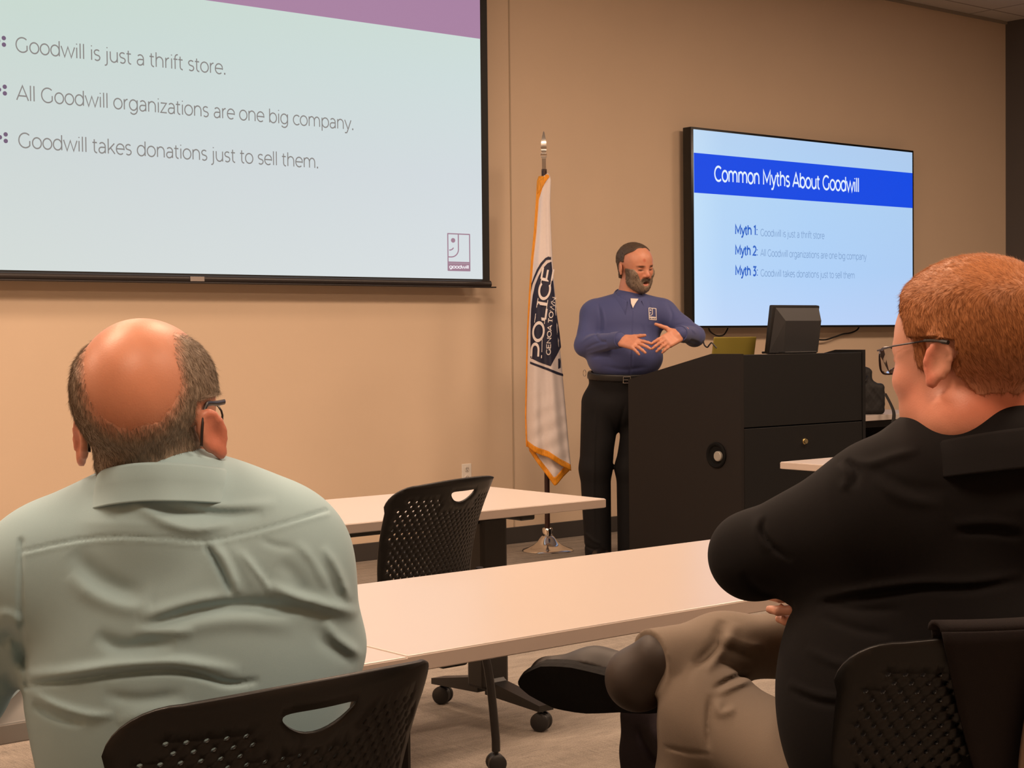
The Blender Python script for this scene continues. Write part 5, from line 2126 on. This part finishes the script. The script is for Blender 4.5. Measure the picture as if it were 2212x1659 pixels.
    for i in range(4):
        g.tube([cs_[i], cs_[i + 1]], .0032, 8)
    g.tube([bc - u_ * .02 - np.array(loc), bc + u_ * .006 - np.array(loc)], .0025, 8)
    g.build('buckle', M_chrome, body, True)
    g = MB()
    rc_ = P(1262.5, 806, D - .03) - np.array(loc)
    g.tube([rc_ + RH * (.008 * math.cos(a)) + UZ * (.018 * math.sin(a)) for a in np.linspace(0, 2 * math.pi, 17)], .002, 6, False)
    g.build('key_ring', M_chrome, body, True)
    for a in (fR, fL):
        b = np.array([a[0], a[1], .03])
        shoe = su(.03, cap(b - B[1] * .07 + UZ * .015, b + B[1] * .04 + UZ * .015, .042, .045), cap(b + B[1] * .04, b + B[1] * .17, .045, .036), cap(b - B[1] * .04 + UZ * .02, b - B[1] * .03 + UZ * .06, .045, .045))
        sz = lambda p, s_=shoe: np.maximum(s_(p), .001 - p[:, 2])
        skin_part('shoe', mesh_sdf(sz, b - .26, b + .26, .007), MATS['black_leather'], body)
    # dark receding hair, beard
    def head_only(p):
        q = (p - hc) @ R.T / hs
        d = ell((0, -.014, .045), (.076 * 1.06, .097, .085))(q)
        d = smin(d, ell((0, .034, .03), (.066 * 1.06, .064, .072))(q), .04)
        d = smin(d, cap((0, -.02, -.05), (0.0, -.03, -.1), .063, .066)(q), .045)
        return d * hs

    def hairfn(p):
        q = (p - hc) @ R.T / hs
        d = head_only(p) - .0045 - .0012 * wobble(p, 120, 3)
        # hairline: high temples, thin on top
        front_ = .05 - 1.7 * np.clip(.098 - q[:, 2], 0, .2) + .3 * np.clip(.03 - np.abs(q[:, 0]), 0, .03)
        front_ = np.maximum(front_, .008)
        earz = (np.abs(q[:, 0]) > .066) & (q[:, 1] > -.034) & (q[:, 2] < .036)
        d = np.where(earz, np.maximum(d, .004), d)
        d = np.maximum(d, (q[:, 1] - front_) * .8)
        low = np.where(q[:, 1] < -.03, -.055, np.where(q[:, 1] < .0, .03, -.02))
        return np.maximum(d, (low - q[:, 2]) * .7)
    VF = mesh_sdf(hairfn, hc - .18, hc + .18, .004)
    cr = hc + R[2] * .05

    def flow(p):
        return (R[1] * .6 - R[2] * .5)[None] + 0 * p
    hair_part('hair', VF, M_hair, body, 9000, flow, .008, (44, 34, 28), (104, 88, 74), .0007, .2, .2)

    def beardfn(p):
        q = (p - hc) @ R.T / hs
        d = head(p) - .0035 - .0012 * wobble(p, 130, 1)
        ax = np.abs(q[:, 0])
        top = np.where(ax < .03, -.044, -.052 + 1.9 * np.clip(ax - .035, 0, .03) + .9 * np.clip(.06 - q[:, 1], 0, .06))
        top = np.minimum(top, .004)
        d = np.maximum(d, (q[:, 2] - top) * .6)
        d = np.maximum(d, (.016 - q[:, 1] - .1 * np.clip(-q[:, 2], 0, .1)) * .8)
        d = np.maximum(d, (-.127 - q[:, 2]) * .8)
        lipzone = np.sqrt((q[:, 0] / .021) ** 2 + ((q[:, 2] + .0715) / .0135) ** 2)
        d = np.maximum(d, (1 - lipzone) * .012)
        return np.maximum(d, -(head(p) + .004))
    VF = mesh_sdf(beardfn, hc - .19, hc + .17, .0032)
    p_, n_ = sample_mesh(*VF, 9000)

    def bflow(p):
        return -R[2] * .9 + R[1] * .2 + 0 * p
    Bd = hair_part('beard', VF, M_hair, body, 9000, bflow, .009, (96, 80, 66), (178, 160, 142), .0007, .45, .3)
    # moustache is darker than the grizzled chin
    me = Bd.data
    n = len(me.vertices)
    co = np.zeros(n * 3, dtype=np.float32)
    me.vertices.foreach_get('co', co)
    qb = (co.reshape(-1, 3) + np.array(loc) - hc) @ R.T / hs
    wgt = np.clip((qb[:, 2] + .062) / .006, 0, 1) * np.clip((.034 - np.abs(qb[:, 0])) / .008, 0, 1)
    side = np.clip((.062 - qb[:, 1]) / .02, 0, 1) * .5
    a = me.color_attributes['Col']
    cv = np.zeros(n * 4, dtype=np.float32)
    a.data.foreach_get('color', cv)
    cv = cv.reshape(-1, 4)
    m_ = np.maximum(wgt, side)[:, None]
    cv[:, :3] = cv[:, :3] * (1 - m_ * .8) + np.array(lin((52, 38, 30))) * m_ * .8
    a.data.foreach_set('color', cv.ravel())
    return body


def hips_point(D):
    return P(1347, 868, D)


speaker = build_speaker()
# ------------------------------------------------------------------ shoulder bag on the wall table
def build_bag():
    c = np.array([8.44, 6.62, .735])
    b = empty('shoulder_bag', tuple(c), 0, 'black soft shoulder bag with hanging strap on the wall table behind the lectern', 'bag')
    W = axes(0)
    f = su(.05, rbox(c + UZ * .1 + RH * -.02, (.17, .085, .1), .03, W), rbox(c + UZ * .2 - RH * .05, (.12, .07, .1), .03, W), cap(c + UZ * .27 - RH * .15, c + UZ * .29 - RH * .02, .05, .04))
    def g(p):
        return np.maximum(f(p) - .004 * wobble(p, 26, 2) - .002 * wobble(p, 60, 4), .737 - p[:, 2])
    M_bag = mat('black_nylon', (17, 16, 17), .75, bump=(700, .2))
    skin_part('bag_body', mesh_sdf(g, c - .3, c + np.array([.32, .3, .45]), .006), M_bag, b)
    hd = MB()
    hd.tube(smooth_path([-RH * .12 - FH * .075 + UZ * .26, -RH * .09 - FH * .095 + UZ * .235, -RH * .04 - FH * .1 + UZ * .215, RH * .01 - FH * .1 + UZ * .22, RH * .03 - FH * .095 + UZ * .25], 6), .009, 8, True, (1.6, .6))
    hd.build('handle', M_bag, b, True)
    st_ = MB()
    def q(x, y, d):
        return P(x, y, d) - c
    pts = [q(1912, 850, 10.33), q(1925, 875, 10.3), q(1931, 893, 10.27), q(1929, 915, 10.25), q(1926, 935, 10.25), q(1914, 948, 10.25), q(1895, 953, 10.25), q(1872, 949, 10.25)]
    st_.tube(smooth_path(pts, 6), .008, 8, True, (2.2, .4))
    st_.build('shoulder_strap', mat('black_webbing', (26, 24, 24), .8), b, True)


build_bag()


# ------------------------------------------------------------------ jacket hung over the right-hand chair
def build_jacket():
    base = chair2
    mw = Matrix.Translation(base.location) @ Matrix.Rotation(base.rotation_euler.z, 4, 'Z')
    j = empty('jacket', tuple(mw @ Vector((.1, -.33, .87))), 0, 'dark grey jacket draped over the back of the chair at the right edge', 'jacket')
    jl = np.array(j.location)
    M_j = mat('dark_grey_jacket_cloth', (30, 26, 27), .9, spec=.2, bump=(700, .3), noise=(500, .08))

    def cloth(name, ufun, v0, v1, out, m, nu=26, nv=36, wav=.006):
        """panel hung on the backrest, out metres behind (negative: in front)"""
        pts = []
        for jv in range(nv):
            for iu in range(nu):
                s, t = iu / (nu - 1), jv / (nv - 1)
                v = v0 + (v1 - v0) * t
                ua, ub = ufun(t)
                u = ua + (ub - ua) * s
                x, y, z = curve_back(u, v)
                o = out + wav * math.sin(s * 9 + t * 3) * t + .02 * t * t * (1 if out > 0 else -1)
                pts.append(np.array(mw @ Vector((x, y - o, z))))
        F = []
        for jv in range(nv - 1):
            for iu in range(nu - 1):
                a = jv * nu + iu
                F.append((a, a + 1, a + nu + 1, a + nu))
        o_ = raw_mesh(name, np.array(pts) - jl, F, m, j, True)
        s_ = o_.modifiers.new('thickness', 'SOLIDIFY')
        s_.thickness = .006
        s_.offset = 0
        return o_
    H = _H
    cloth('back_panel', lambda t: (-.14 + .3 * t, .25), H + .018, -.16, .016, M_j)
    cloth('inner_panel', lambda t: (-.135 + .12 * t, .25), H + .018, .12, -.014, M_j)
    # fold over the top edge
    pts = []
    nu, nv = 26, 7
    for jv in range(nv):
        a = math.pi * jv / (nv - 1)
        for iu in range(nu):
            u = -.14 + .39 * iu / (nu - 1)
            x, y, z = curve_back(u, H + .018)
            pts.append(np.array(mw @ Vector((x, y - .001 - .015 * math.cos(a), z + .013 * math.sin(a)))))
    F = [(jv * nu + iu, jv * nu + iu + 1, (jv + 1) * nu + iu + 1, (jv + 1) * nu + iu) for jv in range(nv - 1) for iu in range(nu - 1)]
    o_ = raw_mesh('top_fold', np.array(pts) - jl, F, M_j, j, True)
    o_.modifiers.new('thickness', 'SOLIDIFY').thickness = .006
    # sleeve hanging at the right with a paler lining edge
    cloth('sleeve', lambda t: (-.01 + .05 * t, .07 + .04 * t), H + .012, .02, .034, mat('jacket_lining', (120, 100, 84), .7), 14, 26, .01)


build_jacket()


# ------------------------------------------------------------------ dark rounded form of unsettled identity on the carpet beyond the khaki knee
def build_dark_form():
    c = np.array([*P(1520, 1600, 3.06)[:2], 0.0])
    b = empty('dark_form', tuple(c), 0, 'dark purplish fabric form on the carpet just behind the khaki knee', 'bag')
    W = axes(-25)
    f = su(.04, rbox(c + UZ * .285, (.14, .1, .285), .035, W), rbox(c + UZ * .17 - W[1] * .1, (.11, .05, .14), .04, W))
    fo = with_folds(f, [([(1375, 1570), (1400, 1620), (1440, 1665)], -.008, 8, False), ([(1395, 1560), (1430, 1610), (1480, 1660)], .006, 10, False)], lambda p: np.ones(len(p)))
    g = lambda p: np.maximum(fo(p) - .003 * wobble(p, 30, 2), .004 - p[:, 2])
    skin_part('bag_body', mesh_sdf(g, c - .3, c + np.array([.3, .3, .62]), .007), mat('dark_purple_grey_fabric', (40, 33, 37), .9, spec=.2, bump=(600, .2)), b)
    hd = MB()
    hd.tube(smooth_path([-RH * .04 + UZ * .56, -RH * .03 + UZ * .585, RH * .03 + UZ * .585, RH * .04 + UZ * .56], 6), .008, 8, True, (1.6, .6))
    hd.build('handle', MATS['black_nylon'], b, True)


build_dark_form()
